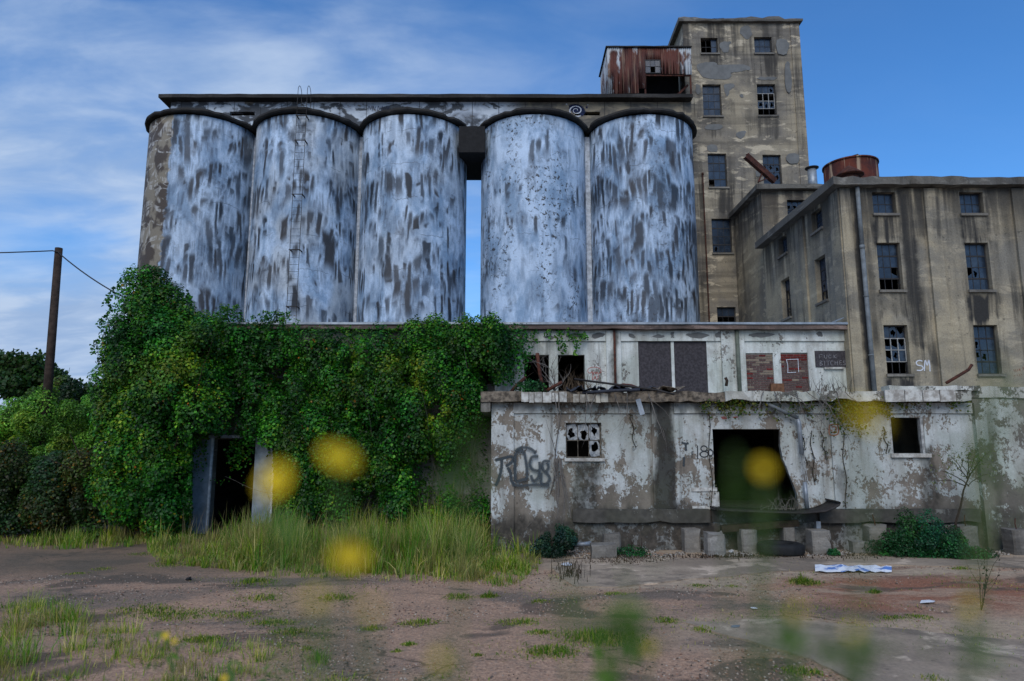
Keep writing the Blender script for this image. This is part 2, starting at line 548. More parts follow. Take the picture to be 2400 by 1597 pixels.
    jm = n.step(n.noise(n.vmul(n.vadd(q, (2, 2, 0)), (.9, 1.2, 1)), 1.0, 2, .5), .5, .6)
    c = n.mix(n.math('MULTIPLY', n.math('MULTIPLY', n.step(fr, .012, .004), jm), .65), c, (.06, .065, .075))
    if bare > -5:
        ed = n.math('ADD', u, n.math('MULTIPLY', n.math('SUBTRACT', n.noise(n.vmul(q, (1.2, 1.6, 1)), 1.0, 4, .6), .5), .9))
        bm = n.step(ed, bare + .06, bare - .06)
        vein = n.math('ABSOLUTE', n.math('SUBTRACT', n.noise(n.vmul(qs, (.9, 1.5, 1)), 1.0, 2, .5, .8), .5))
        vm = n.math('MULTIPLY', n.step(vein, .05, .012), n.step(S2, .38, .6))
        pt = n.step(n.noise(n.vmul(q, (1.3, .9, 1)), 1.0, 4, .55), .46, .56)
        raw = n.mix(pt, (.065, .050, .038), (.21, .185, .14))
        raw = n.mix(n.math('MULTIPLY', vm, .75), raw, (.45, .45, .43))
        c = n.mix(bm, c, raw)
    fine = n.noise(q, 16, 5, .7)
    c = n.mix(.4, c, n.mix(1.0, c, n.add('ShaderNodeMapRange', {'Value': fine, 'From Min': .3, 'From Max': .7, 'To Min': .6,
              'To Max': 1.25}).outputs[0], 'MULTIPLY'))
    link(n, c, b.inputs['Base Color'])
    b.inputs['Roughness'].default_value = .62
    b.inputs['Specular IOR Level'].default_value = .35
    bump(n, b, n.math('ADD', n.math('MULTIPLY', fine, .5), fl), .35, .02)
    return m


def peel(name, peel_at=.5, stains=(), low=None, white=(.60, .63, .62), bare=(.235, .205, .175), seed=0.0, moss=0.0):
    """white paint flaking from brown concrete, with mildew stains"""
    m, n, b = new_mat(name)
    wp = pos(n)
    p = n.vadd(wp, (seed * 11, seed * 3, seed * 7))
    X, Y, Z = n.sep(wp)
    v = n.noise(n.vmul(p, (1.0, 1.0, .8)), 1.7, 9, .66, .35)
    fl = n.noise(p, 9, 4, .7)
    f = n.math('ADD', n.math('MULTIPLY', v, .86), n.math('MULTIPLY', fl, .14))
    if low is not None:
        f = n.math('ADD', f, n.math('MULTIPLY', n.step(Z, low + 1.0, low - .5), .08))
    near = n.step(n.math('ABSOLUTE', n.math('SUBTRACT', f, peel_at)), .11, .0)
    fk = n.noise(n.vmul(p, (1, 1, .75)), 17, 4, .7)
    f = n.math('ADD', f, n.math('MULTIPLY', n.math('MULTIPLY', n.math('SUBTRACT', fk, .5), near), .42))
    pm = n.step(f, peel_at, peel_at + .03)
    tone = n.noise(p, .8, 4, .6)
    wc = n.mix(n.step(tone, .38, .64), white, tuple(a * k for a, k in zip(white, (.72, .74, .70))))
    dirt = n.noise(n.vmul(p, (3, 3, .3)), 1.0, 5, .6)
    wc = n.mix(n.math('MULTIPLY', n.step(dirt, .44, .72), .6), wc, (.27, .26, .225))
    grime = n.noise(n.vmul(n.vadd(p, (3, 9, 1)), (1, 1, .6)), 2.6, 6, .7)
    wc = n.mix(n.math('MULTIPLY', n.step(grime, .46, .72), .55), wc, (.24, .225, .19))
    bcol = n.mix(n.step(n.noise(p, 1.6, 5, .6), .4, .62), bare, tuple(a * .66 for a in bare))
    c = n.mix(pm, wc, bcol)
    # chips
    ch = n.noise(p, 5.5, 5, .7)
    c = n.mix(n.math('MULTIPLY', n.step(ch, .63, .66), .8), c, (.09, .08, .07))
    wx = n.math('ADD', X, n.math('MULTIPLY', n.math('SUBTRACT', n.noise(n.vmul(p, (1.6, 1.6, .7)), 1.0, 5, .65), .5), .7))
    wz = n.math('ADD', Z, n.math('MULTIPLY', n.math('SUBTRACT', n.noise(n.vmul(n.vadd(p, (5, 5, 5)), (2.4, 2.4, .8)), 1.0, 5, .65), .5), 1.0))
    spots = n.step(n.noise(p, 6.5, 6, .72), .40, .60)
    for (x0, x1, z0, z1, s, k) in stains:
        mk = boxmask(n, wx, wz, x0, x1, z0, z1, s)
        mk = n.math('MULTIPLY', mk, n.math('ADD', n.math('MULTIPLY', spots, .35), .65)) if k < .9 else mk
        c = n.mix(n.math('MULTIPLY', mk, k), c, (.028, .026, .023))
    drip = n.noise(n.vmul(n.vadd(p, (8, 1, 0)), (4, 4, .22)), 1.0, 5, .6)
    c = n.mix(n.math('MULTIPLY', n.step(drip, .58, .72), .5), c, (.06, .054, .046))
    if moss:
        ms = n.noise(n.vadd(p, (0, 40, 7)), .7, 4, .6)
        c = n.mix(n.math('MULTIPLY', n.step(ms, .5, .68), moss), c, (.13, .16, .085))
    fine = n.noise(p, 26, 4, .7)
    c = n.mix(.35, c, n.mix(1.0, c, n.add('ShaderNodeMapRange', {'Value': fine, 'From Min': .3, 'From Max': .7, 'To Min': .6,
              'To Max': 1.25}).outputs[0], 'MULTIPLY'))
    link(n, c, b.inputs['Base Color'])
    h = n.math('SUBTRACT', n.math('MULTIPLY', fine, .4), n.math('MULTIPLY', pm, .9))
    bump(n, b, h, .5, .012)
    return m


def attr_leaf(name, rough=.5, trans=.25, spec=.3):
    m, n, b = new_mat(name)
    at = n.add('ShaderNodeAttribute', attribute_name='Col').outputs['Color']
    link(n, at, b.inputs['Base Color'])
    b.inputs['Roughness'].default_value = rough
    b.inputs['Specular IOR Level'].default_value = spec
    tr = n.add('ShaderNodeBsdfTranslucent', {'Color': n.mix(1.0, at, (1.3, 1.5, .7), 'MULTIPLY')})
    mx = n.add('ShaderNodeMixShader', {0: trans, 1: b.outputs[0], 2: tr.outputs[0]})
    out = m.node_tree.nodes['Material Output']
    link(n, mx.outputs[0], out.inputs[0])
    return m


M['leaf'] = attr_leaf('vine_leaf')
M['grass'] = attr_leaf('grass_blade', .6, .3, .2)


def spray(name, col, cov=.9, wear=.45):
    m, n, b = new_mat(name)
    e = n.add('ShaderNodeAttribute', attribute_name='edge').outputs['Fac']
    w = n.noise(pos(n), 7, 5, .7)
    w2 = n.noise(pos(n), 40, 2, .6)
    a = n.math('MULTIPLY', n.step(n.math('ADD', e, n.math('MULTIPLY', n.math('SUBTRACT', w2, .5), .5)), .05, .75), n.step(w, wear - .12, wear + .06))
    a = n.math('MULTIPLY', a, cov)
    b.inputs['Base Color'].default_value = (*col, 1)
    t = n.add('ShaderNodeBsdfTransparent')
    mx = n.add('ShaderNodeMixShader', {0: a, 1: t.outputs[0], 2: b.outputs[0]})
    link(n, mx.outputs[0], m.node_tree.nodes['Material Output'].inputs[0])
    return m


M['spray_grey'] = spray('grey_spray_paint', (.05, .062, .07), .92, .30)
M['spray_black'] = spray('black_spray_paint', (.02, .025, .03), .95, .3)
M['spray_red'] = spray('red_spray_paint', (.42, .05, .04), .95, .3)
M['spray_white'] = spray('white_spray_paint', (.66, .70, .76), .9, .32)
M['spray_navy'] = spray('navy_spray_paint', (.012, .02, .06), .97, .2)
M['chalk'] = spray('pale_scrawl', (.30, .30, .32), .75, .42)
M['chalk_red'] = spray('faded_red_scrawl', (.30, .10, .06), .75, .42)


def rusty_sheet():
    m, n, b = new_mat('rusty_corrugated_iron')
    wp = pos(n)
    X, Y, Z = n.sep(wp)
    v = n.noise(n.vmul(wp, (1.6, 1.6, .5)), 1.0, 6, .65, .3)
    st = n.noise(n.vmul(wp, (9, 9, .5)), 1.0, 4, .6)
    c = n.mix(n.step(v, .40, .60), (.040, .015, .014), (.105, .036, .026))
    c = n.mix(n.math('MULTIPLY', n.step(st, .5, .66), .45), c, (.32, .23, .16))
    edge = n.math('ADD', n.step(X, 6.9, 8.3), n.step(X, 4.85, 4.45))
    top = n.step(Z, 20.3, 20.9)
    wm = n.math('ADD', n.math('MULTIPLY', edge, .22), n.math('MULTIPLY', top, .14))
    f = n.math('ADD', n.noise(n.vmul(n.vadd(wp, (9, 2, 4)), (2.2, 2.2, .7)), 1.0, 6, .65), wm)
    c = n.mix(n.step(f, .60, .72), c, (.42, .45, .47))
    link(n, c, b.inputs['Base Color'])
    b.inputs['Roughness'].default_value = .75
    return m


M['sheet'] = rusty_sheet()


def tank_mat():
    m, n, b = new_mat('rust_streaked_tank')
    tc = n.add('ShaderNodeTexCoord').outputs['Object']
    st = n.noise(n.vmul(tc, (4.5, 4.5, .35)), 1.0, 5, .6, .2)
    v = n.noise(tc, 1.6, 5, .65)
    c = n.mix(n.step(v, .4, .62), (.105, .026, .015), (.045, .015, .013))
    c = n.mix(n.math('MULTIPLY', n.step(st, .53, .64), .8), c, (.34, .25, .17))
    c = n.mix(n.math('MULTIPLY', n.step(st, .42, .35), .7), c, (.05, .016, .013))
    link(n, c, b.inputs['Base Color'])
    return m


M['tank'] = tank_mat()


def gallery_mat():
    m, n, b = new_mat('gallery_paint')
    wp = pos(n)
    X, Y, Z = n.sep(wp)
    v = n.noise(n.vmul(wp, (.9, 1, 1.6)), 1.0, 6, .6, .6)
    w = n.noise(n.vmul(n.vadd(wp, (4, 0, 9)), (1.1, 1, 1.8)), 1.0, 5, .6, .5)
    white = n.mix(n.step(w, .4, .65), (.52, .58, .64), (.33, .38, .45))
    tan = n.mix(n.step(w, .42, .6), (.28, .235, .165), (.15, .135, .11))
    right = n.step(X, -.6, .8)
    base = n.mix(right, n.mix(n.step(w, .60, .66), white, tan), tan)
    dk = n.math('MULTIPLY', n.step(v, .49, .56), n.math('SUBTRACT', 1.0, n.math('MULTIPLY', right, .55)))
    lowb = n.math('MULTIPLY', n.step(n.math('ADD', Z, n.math('MULTIPLY', v, 1.2)), 18.35, 17.75), n.math('SUBTRACT', 1.0, right))
    dk = n.math('MAXIMUM', dk, n.math('MULTIPLY', lowb, n.step(w, .44, .56)))
    c = n.mix(n.math('MULTIPLY', dk, .9), base, (.03, .032, .036))
    fx = n.math('ABSOLUTE', n.math('SUBTRACT', n.math('FRACT', n.math('DIVIDE', X, 1.22)), .5))
    c = n.mix(n.math('MULTIPLY', n.step(fx, .018, .008), .8), c, (.03, .03, .032))
    link(n, c, b.inputs['Base Color'])
    bump(n, b, v, .4, .02)
    return m


M['gallery'] = gallery_mat()


def ground_mat():
    m, n, b = new_mat('ground_gravel_and_worn_tarmac')
    wp = pos(n)
    X, Y, Z = n.sep(wp)
    p2 = n.vmul(wp, (.55, 1.0, 1))
    big = n.noise(p2, .34, 6, .6, .5)
    mid = n.noise(n.vadd(p2, (20, 5, 0)), .9, 6, .62, .3)
    grit = n.noise(wp, 26, 4, .75)
    speck = n.add('ShaderNodeTexVoronoi', {'Vector': wp, 'Scale': 22.0, 'Randomness': 1.0}).outputs
    g2 = n.noise(wp, 7, 6, .75)
    asph = n.mix(n.step(grit, .3, .7), (.085, .070, .060), (.20, .168, .145))
    grav = n.mix(n.step(grit, .3, .7), (.19, .128, .096), (.43, .30, .225))
    grav = n.mix(n.step(g2, .5, .62), grav, (.22, .165, .13))
    conc = n.mix(n.step(n.noise(wp, 9, 5, .7), .35, .65), (.25, .21, .17), (.37, .31, .245))
    clay = n.mix(n.step(grit, .35, .65), (.15, .07, .048), (.27, .135, .09))
    c = n.mix(n.step(n.math('ADD', n.math('MULTIPLY', big, .75), n.math('MULTIPLY', g2, .25)), .42, .51), asph, grav)
    yard = n.math('MULTIPLY', n.step(X, -.2, 1.4), n.step(n.math('ADD', Y, n.math('MULTIPLY', mid, 3.0)), 13.4, 14.6))
    c = n.mix(n.math('MULTIPLY', yard, n.step(mid, .60, .52)), c, conc)
    slab2 = n.math('MULTIPLY', n.step(n.math('SUBTRACT', X, n.math('MULTIPLY', Y, .11)), .6, 1.6),
                   n.math('MULTIPLY', n.step(Y, 8.6, 9.3), n.step(n.math('ADD', Y, n.math('MULTIPLY', mid, 2.0)), 12.2, 11.4)))
    c = n.mix(n.math('MULTIPLY', slab2, n.math('MULTIPLY', n.step(big, .42, .5), .8)), c, conc)
    cl = n.math('MULTIPLY', n.step(X, 4.2, 6.2), n.math('MULTIPLY', n.step(Y, 10.6, 11.6), n.step(Y, 14.2, 13.2)))
    c = n.mix(n.math('MULTIPLY', cl, n.step(mid, .42, .56)), c, clay)
    oil = n.math('MULTIPLY', n.step(n.noise(n.vadd(p2, (3, 50, 0)), .55, 4, .6, .6), .57, .62), .75)
    c = n.mix(oil, c, (.075, .064, .056))
    vor = n.add('ShaderNodeTexVoronoi', {'Vector': n.vadd(n.vmul(wp, (.42, .55, 0)), n.vmul(n.noisec(wp, 1.3, 4), (.35, .35, 0))), 'Scale': 1.0}, feature='DISTANCE_TO_EDGE').outputs[0]
    crk = n.math('MULTIPLY', n.step(vor, .012, .003), n.step(mid, .47, .60))
    c = n.mix(n.math('MULTIPLY', crk, .75), c, (.045, .04, .032))
    c = n.mix(1.0, c, (1.33, 1.20, 1.05), 'MULTIPLY')
    # loose chips of stone, pale and dark
    sp = n.step(speck[0], .30, .12)
    rc = n.sep(speck[1])[0]
    c = n.mix(n.math('MULTIPLY', n.math('MULTIPLY', sp, n.step(rc, .72, .8)), .8), c, (.36, .31, .27))
    c = n.mix(n.math('MULTIPLY', n.math('MULTIPLY', sp, n.step(rc, .3, .2)), .7), c, (.05, .045, .042))
    soil = n.step(X, -3.5, -7.0)
    c = n.mix(n.math('MULTIPLY', n.math('MULTIPLY', soil, n.step(Y, 13.0, 15.0)), .6), c, (.09, .075, .05))
    far = n.step(Y, 26.0, 40.0)
    c = n.mix(far, c, (.06, .07, .03))
    link(n, c, b.inputs['Base Color'])
    b.inputs['Roughness'].default_value = .93
    h = n.math('ADD', n.math('MULTIPLY', grit, .7), n.math('ADD', n.math('MULTIPLY', mid, 2.0), n.math('MULTIPLY', sp, .5)))
    bump(n, b, h, .8, .03)
    return m


M['ground'] = ground_mat()


# ------------------------------------------------------------------ noise on arrays, leaves and grass
def vnoise(x, y, seed=0):
    xi, yi = np.floor(x).astype(np.int64), np.floor(y).astype(np.int64)
    fx, fy = x - xi, y - yi
    fx, fy = fx * fx * (3 - 2 * fx), fy * fy * (3 - 2 * fy)

    def h(i, j):
        k = (i * 374761393 + j * 668265263 + seed * 2147483647 + 1013904223) & 0xffffffff
        k = ((k ^ (k >> 13)) * 1274126177) & 0xffffffff
        return ((k ^ (k >> 16)) & 0xffff) / 65535.0
    return (h(xi, yi) * (1 - fx) + h(xi + 1, yi) * fx) * (1 - fy) + (h(xi, yi + 1) * (1 - fx) + h(xi + 1, yi + 1) * fx) * fy


def fbm(x, y, seed=0, o=4):
    t, a, s = 0, .5, 0
    for k in range(o):
        t = t + a * vnoise(x * 2 ** k, y * 2 ** k, seed + k * 7)
        s += a
        a *= .5
    return t / s


def raw_mesh(name, verts, tris, mat, cols=None, parent=None, og=None):
    me = bpy.data.meshes.new(name)
    og = np.array(og if og is not None else (verts.mean(0)[0], verts.mean(0)[1], verts[:, 2].min()))
    v = (verts - og).astype(np.float32)
    me.vertices.add(len(v))
    me.vertices.foreach_set('co', v.ravel())
    me.loops.add(tris.size)
    me.loops.foreach_set('vertex_index', tris.ravel().astype(np.int32))
    me.polygons.add(len(tris))
    me.polygons.foreach_set('loop_start', np.arange(0, tris.size, 3, dtype=np.int32))
    me.polygons.foreach_set('loop_total', np.full(len(tris), 3, dtype=np.int32))
    me.materials.append(mat)
    me.update(calc_edges=True)
    if cols is not None:
        at = me.attributes.new('Col', 'FLOAT_COLOR', 'POINT')
        c4 = np.ones((len(v), 4), dtype=np.float32)
        c4[:, :3] = cols
        at.data.foreach_set('color', c4.ravel())
    return place(bpy.data.objects.new(name, me), Vector(og), parent)


GREENS = np.array([(.007, .058, .004), (.012, .095, .005), (.020, .135, .006), (.036, .175, .008), (.010, .080, .010), (.060, .20, .010), (.10, .21, .012)])
DARKG = np.array([(.013, .050, .009), (.020, .068, .011), (.032, .085, .012), (.038, .062, .018)])
AUTUMN = np.array([(.20, .13, .008), (.20, .10, .012), (.17, .15, .012)])


def leaf_cols(n, x, z, pal=GREENS, autumn=.03, seed=0):
    k = fbm(x * .9, z * .9, seed + 3, 3)
    idx = np.clip((k * 1.5 - .25 + RNG.normal(0, .22, n)) * len(pal), 0, len(pal) - 1).astype(int)
    c = pal[idx] * RNG.uniform(.75, 1.3, (n, 1))
    am = fbm(x * 1.3 + 9, z * 1.3, seed + 31, 2)
    a = RNG.random(n) < autumn * (am > .5) * 2.2
    c[a] = AUTUMN[RNG.integers(0, len(AUTUMN), a.sum())]
    return c


def sprigs(p, per=9, spread=.085, flat=(1, 1, .8)):
    """leaves grow in sprigs: keep some of the points and put several leaves round each"""
    k = RNG.permutation(len(p))[:max(1, len(p) // per)]
    q = np.repeat(p[k], per, 0) + RNG.normal(0, spread, (len(k) * per, 3)) * np.array(flat)
    return q, np.repeat(RNG.uniform(.45, 1.45, len(k)), per)


def norm(a):
    return a / np.maximum(np.linalg.norm(a, axis=1, keepdims=True), 1e-9)


def leaves(name, p, size, cols, mat, parent=None, nb=(0, -.7, .5), spread=.9, droop=.7, og=None, stuff=True, asp=.42):
    n = len(p)
    nrm = norm(np.array(nb) * 1.0 + RNG.normal(0, spread, (n, 3)))
    t = RNG.normal(0, 1, (n, 3)) + np.array((0, 0, -droop))
    t = norm(t - (t * nrm).sum(1, keepdims=True) * nrm)
    bb = np.cross(nrm, t)
    s = size[:, None]
    fold = nrm * s * .10
    v = np.empty((n, 4, 3))
    v[:, 0] = p - t * s * .5
    v[:, 1] = p + bb * s * asp + fold - t * s * .08
    v[:, 2] = p + t * s * .5
    v[:, 3] = p - bb * s * asp + fold - t * s * .08
    base = (np.arange(n) * 4)[:, None]
    tr = np.concatenate([base + np.array([0, 1, 2]), base + np.array([0, 2, 3])], 1).reshape(-1, 3)
    o = raw_mesh(name, v.reshape(-1, 3), tr, mat, np.repeat(cols, 4, 0), parent, og)
    if stuff:
        o['kind'] = 'stuff'
    return o


def grass(name, p, h, w, cols, mat, parent=None, lean=.35, og=None, ang=None):
    n = len(p)
    a = RNG.uniform(0, 2 * np.pi, n) if ang is None else ang
    d = np.stack([np.cos(a), np.sin(a), np.zeros(n)], 1)
    b = a + np.pi / 2 + RNG.normal(0, .5, n)
    sd = np.stack([np.cos(b), np.sin(b), np.zeros(n)], 1)
    ln = np.abs(RNG.normal(lean * .7, lean * .7, n))
    tw = []
    for t, wd in ((0, 1.0), (.38, .95), (.72, .62), (1.0, 0)):
        fall = np.clip(ln - .35, 0, 2) * t ** 3 * .75
        c = p + d * (ln * t ** 1.9)[:, None] * h[:, None] + np.array((0, 0, 1.0)) * (h * (t * (1 - .12 * ln * t) - fall))[:, None]
        tw.append((c, wd))
    v = np.empty((n, 7, 3))
    W = w[:, None]
    for k in range(3):
        c, wd = tw[k]
        v[:, 2 * k], v[:, 2 * k + 1] = c - sd * W * wd, c + sd * W * wd
    v[:, 6] = tw[3][0]
    v[:, :, 2] = np.maximum(v[:, :, 2], p[:, None, 2] - .01)
    base = (np.arange(n) * 7)[:, None]
    tr = np.concatenate([base + np.array(q) for q in ([0, 1, 3], [0, 3, 2], [2, 3, 5], [2, 5, 4], [4, 5, 6])], 1).reshape(-1, 3)
    o = raw_mesh(name, v.reshape(-1, 3), tr, mat, np.repeat(cols, 7, 0), parent, og)
    o['kind'] = 'stuff'
    return o


def blob_points(blobs, n, shell=.35, rough=.28, seed=0):
    """points near the outside of a heap of ellipsoids (cx, cy, cz, rx, ry, rz)"""
    B = np.array(blobs, dtype=float)
    area = (B[:, 3] * B[:, 5] + B[:, 3] * B[:, 4])
    k = RNG.choice(len(B), n, p=area / area.sum())
    d = norm(RNG.normal(0, 1, (n, 3)))
    az = np.arctan2(d[:, 1], d[:, 0])
    bumpy = fbm(az * 2.2 + k * 3.1, d[:, 2] * 3 + k, seed, 4) - .5
    r = 1 + bumpy * 2 * rough - shell * RNG.random(n) ** 1.6
    p = B[k, :3] + d * B[k, 3:] * r[:, None]
    keep = np.ones(n, bool)
    for i, b in enumerate(B):
        q = ((p - b[:3]) / b[3:]) ** 2
        keep &= ~((q.sum(1) < (.62) ** 2) & (k != i))
    return p[keep]


def lobed(centers, nleaf, r0, r1, tall=1.25, deep=.9, face=None, seed=0):
    """foliage as many overlapping lobes: leaves on the skin of each, facing out, every lobe with its own tone"""
    m = len(centers)
    r = RNG.uniform(r0, r1, m) * RNG.choice([.6, 1.0, 1.25], m)
    rad = np.stack([r, r * deep, r * tall * RNG.uniform(.8, 1.25, m)], 1)
    w = r ** 2
    k = RNG.choice(m, nleaf, p=w / w.sum())
    d = norm(RNG.normal(0, 1, (nleaf, 3)) + np.array((0, -.55, .35)))
    q = .72 + .42 * RNG.random(nleaf) ** .8 + .25 * (fbm(np.arctan2(d[:, 1], d[:, 0]) * 2.5 + k * 1.7, d[:, 2] * 3 + k * .37, seed, 3) - .5)
    p = centers[k] + d * rad[k] * q[:, None]
    tone = RNG.uniform(.35, 1.45, m)[k] * RNG.uniform(.6, 1.35, nleaf)
    hue = RNG.random(m)[k]
    return p, d, tone, hue


def lobe_cols(p, tone, hue, pal, autumn, seed):
    c = leaf_cols(len(p), p[:, 0], p[:, 2], pal, autumn, seed) * tone[:, None]
    yel = hue > .78
    c[yel] *= np.array((1.7, 1.1, .9))
    blu = hue < .2
    c[blu] *= np.array((.8, .95, 1.5))
    return c


def twigs(mb, start, length, r, n=8, dirv=(0, 0, 1), wander=.5, grav=0.0, kids=2, depth=1, sides=4, rg=random):
    p = Vector(start)
    d = Vector(dirv).normalized()
    pts, rr = [p.copy()], [r]
    for i in range(n):
        d = (d + Vector((rg.uniform(-1, 1), rg.uniform(-1, 1), rg.uniform(-1, 1))) * wander + Vector((0, 0, -grav))).normalized()
        p = p + d * (length / n)
        pts.append(p.copy())
        rr.append(r * (1 - .75 * (i + 1) / n))
    mb.tube(pts, rr, sides)
    if depth > 0:
        for _ in range(kids):
            i = rg.randint(1, n - 1)
            dd = (pts[i] - pts[i - 1]).normalized() + Vector((rg.uniform(-1, 1), rg.uniform(-1, 1), rg.uniform(-.6, 1))) * .9
            twigs(mb, pts[i], length * rg.uniform(.35, .65), rr[i] * .65, n, dd, wander, grav, kids, depth - 1, sides, rg)


def stroke(parent, T, pts, w, mat, d=-.007, name='graffiti', closed=False, sub=4):
    """a band of sprayed paint along a line on a wall; pts are (along, z)"""
    pts = [Vector((a, z)) for a, z in pts]
    if closed:
        pts = pts + [pts[0]]
    sm = []
    k = len(pts)
    for i in range(k - 1):
        p0, p1, p2, p3 = pts[max(i - 1, 0)], pts[i], pts[i + 1], pts[min(i + 2, k - 1)]
        for j in range(sub):
            t = j / sub
            sm.append(.5 * ((2 * p1) + (p2 - p0) * t + (2 * p0 - 5 * p1 + 4 * p2 - p3) * t * t + (3 * p1 - p0 - 3 * p2 + p3) * t ** 3))
    sm.append(pts[-1])
    v, f, e = [], [], []
    for i, p in enumerate(sm):
        t = sm[min(i + 1, len(sm) - 1)] - sm[max(i - 1, 0)]
        if t.length < 1e-9:
            t = Vector((1, 0))
        t.normalize()
        q = Vector((-t.y, t.x)) * w / 2
        for s_, ev in ((-1, 0.0), (0, 1.0), (1, 0.0)):
            v.append(T(p.x + q.x * s_, d, p.y + q.y * s_))
            e.append(ev)
    for i in range(len(sm) - 1):
        f += [(i * 3, i * 3 + 1, i * 3 + 4, i * 3 + 3), (i * 3 + 1, i * 3 + 2, i * 3 + 5, i * 3 + 4)]
    return v, f, e


def graffiti(parent, T, strokes, w, mat, name='graffiti', d=-.007):
    V, F, E = [], [], []
    for i, st in enumerate(strokes):
        v, f, e = stroke(parent, T, st, w, mat, d - .0011 * i)
        o = len(V)
        V += v
        F += [tuple(k + o for k in q) for q in f]
        E += e
    me = bpy.data.meshes.new(name)
    og = Vector(V[0])
    me.from_pydata([tuple(Vector(p) - og) for p in V], [], F)
    at = me.attributes.new('edge', 'FLOAT', 'POINT')
    at.data.foreach_set('value', E)
    me.materials.append(mat)
    return place(bpy.data.objects.new(name, me), og, parent)


def on(Y, pts, u0=0, v0=0, s=1.0):
    """pixel polyline (of a zoom) to (x, z) on the plane y = Y"""
    r_ = []
    for x, y in pts:
        q = P(u0 + x / s, v0 + y / s, Y)
        r_.append((q.x, q.z))
    return r_


# ------------------------------------------------------------------ windows
def pane_mesh(w, h, kind, rg):
    """whole, holed (jagged hole) or shard (lower corner left)"""
    t = .003
    mb = MB()
    hw, hh = w / 2, h / 2
    if kind == 'whole':
        mb.box(-hw, hw, 0, t * 2, -hh, hh)
    elif kind == 'hole':
        n = 12
        cx, cz = rg.uniform(-.12, .12) * w, rg.uniform(-.15, .15) * h
        inner, outer = [], []
        for i in range(n):
            a = 2 * math.pi * i / n + .13
            rr = rg.uniform(.14, .40)
            inner.append((cx + math.cos(a) * rr * w, cz + math.sin(a) * rr * h))
            c, s_ = math.cos(a), math.sin(a)
            k = min(hw / max(abs(c), 1e-6), hh / max(abs(s_), 1e-6))
            outer.append((c * k, s_ * k))
        v = [(x, y, z) for y in (0, 2 * t) for ring in (inner, outer) for x, z in ring]
        f = []
        for i in range(n):
            j = (i + 1) % n
            f += [(i, j, n + j, n + i), (2 * n + j, 2 * n + i, 3 * n + i, 3 * n + j), (i, 2 * n + i, 2 * n + j, j)]
        mb.add(v, f)
    else:
        pl = [(-hw, -hh), (hw, -hh), (hw, rg.uniform(-.3, .1) * h), (rg.uniform(-.1, .2) * w, -hh * rg.uniform(.2, .6)), (-hw, rg.uniform(-.1, .4) * h)]
        n = len(pl)
        mb.add([(x, y, z) for y in (0, 2 * t) for x, z in pl],
               [tuple(range(n)), tuple(range(2 * n - 1, n - 1, -1))] + [(i, n + i, n + (i + 1) % n, (i + 1) % n) for i in range(n)])
    return mb


def window(parent, T, r, cols, rows, state='', inset=.13, sill=True, axis='x', bars=(), fmat=None, gmat=None, white=None, seed=0,
           label=None, sillmat=None):
    """steel sash. state: one letter per pane from the top row: w whole, h holed, s shard, . missing"""
    rg = random.Random(seed)
    a0, a1, z0, z1 = r
    fm = fmat or M['frame']
    gm = gmat or M['glass']
    fr = MB()
    fw = .035

    def bx(b0, b1, c0, c1, d0=0.0, d1=.05):
        p, q = T(b0, inset + d0, c0), T(b1, inset + d1, c1)
        fr.box(min(p[0], q[0]), max(p[0], q[0]), min(p[1], q[1]), max(p[1], q[1]), c0, c1)
    bx(a0, a0 + fw, z0, z1)
    bx(a1 - fw, a1, z0, z1)
    bx(a0 + fw, a1 - fw, z0, z0 + fw)
    bx(a0 + fw, a1 - fw, z1 - fw, z1)
    ia0, ia1, iz0, iz1 = a0 + fw, a1 - fw, z0 + fw, z1 - fw
    cw, rh = (ia1 - ia0) / cols, (iz1 - iz0) / rows
    for i in range(1, cols):
        bx(ia0 + cw * i - .009, ia0 + cw * i + .009, iz0, iz1, .008, .034)
    for k in range(1, rows):
        t = .024 if k in bars else .010
        bx(ia0, ia1, iz1 - rh * k - t, iz1 - rh * k + t, .004, .037)
    f = fr.build('window', fm, parent)
    if label:
        f['label'] = label
    if sill:
        sm = MB()
        p, q = T(a0 - .04, -.07, z0 - .075), T(a1 + .06, .12, z0 - .003)
        sm.box(min(p[0], q[0]), max(p[0], q[0]), min(p[1], q[1]), max(p[1], q[1]), z0 - .08, z0 - .003)
        sm.build('sill', sillmat or M['sill'], f)
    if white:
        k0, k1 = white
        wm = MB()
        fr2, fr = fr, wm
        for i in range(cols + 1):
            x = ia0 + cw * i
            bx(x - .014, x + .014, iz1 - rh * k1, iz1 - rh * k0, -.012, .003)
        for k in range(k0, k1 + 1):
            bx(ia0 + .014, ia1 - .014, iz1 - rh * k - .013, iz1 - rh * k + .013, -.010, .003)
        wm.build('opening_sash', M['frame_white'], f)
    st = (state.replace(' ', '') + 'w' * (cols * rows))[:cols * rows]
    first = None
    for k in range(rows):
        for i in range(cols):
            s_ = st[k * cols + i]
            if s_ == '.':
                continue
            c = T(ia0 + cw * (i + .5), inset + .016, iz1 - rh * (k + .5))
            if s_ == 'w' and first is not None:
                o = share(first, 'pane', Vector(c), f)
            else:
                mb = pane_mesh(cw - .004, rh - .004, {'w': 'whole', 'h': 'hole', 's': 'shard'}[s_], rg)
                o = mb.build('pane', gm, f, origin=(0, 0, 0))
                WO[o.name] = Vector(c)
                o.location = Vector(c) - WO[f.name]
                if s_ == 'w':
                    first = o
            if axis == 'y':
                o.rotation_euler = (rg.uniform(-.015, .015), 0, R(-90) + rg.uniform(-.02, .02))
            else:
                o.rotation_euler = (rg.uniform(-.02, .02), 0, rg.uniform(-.02, .02))
    return f


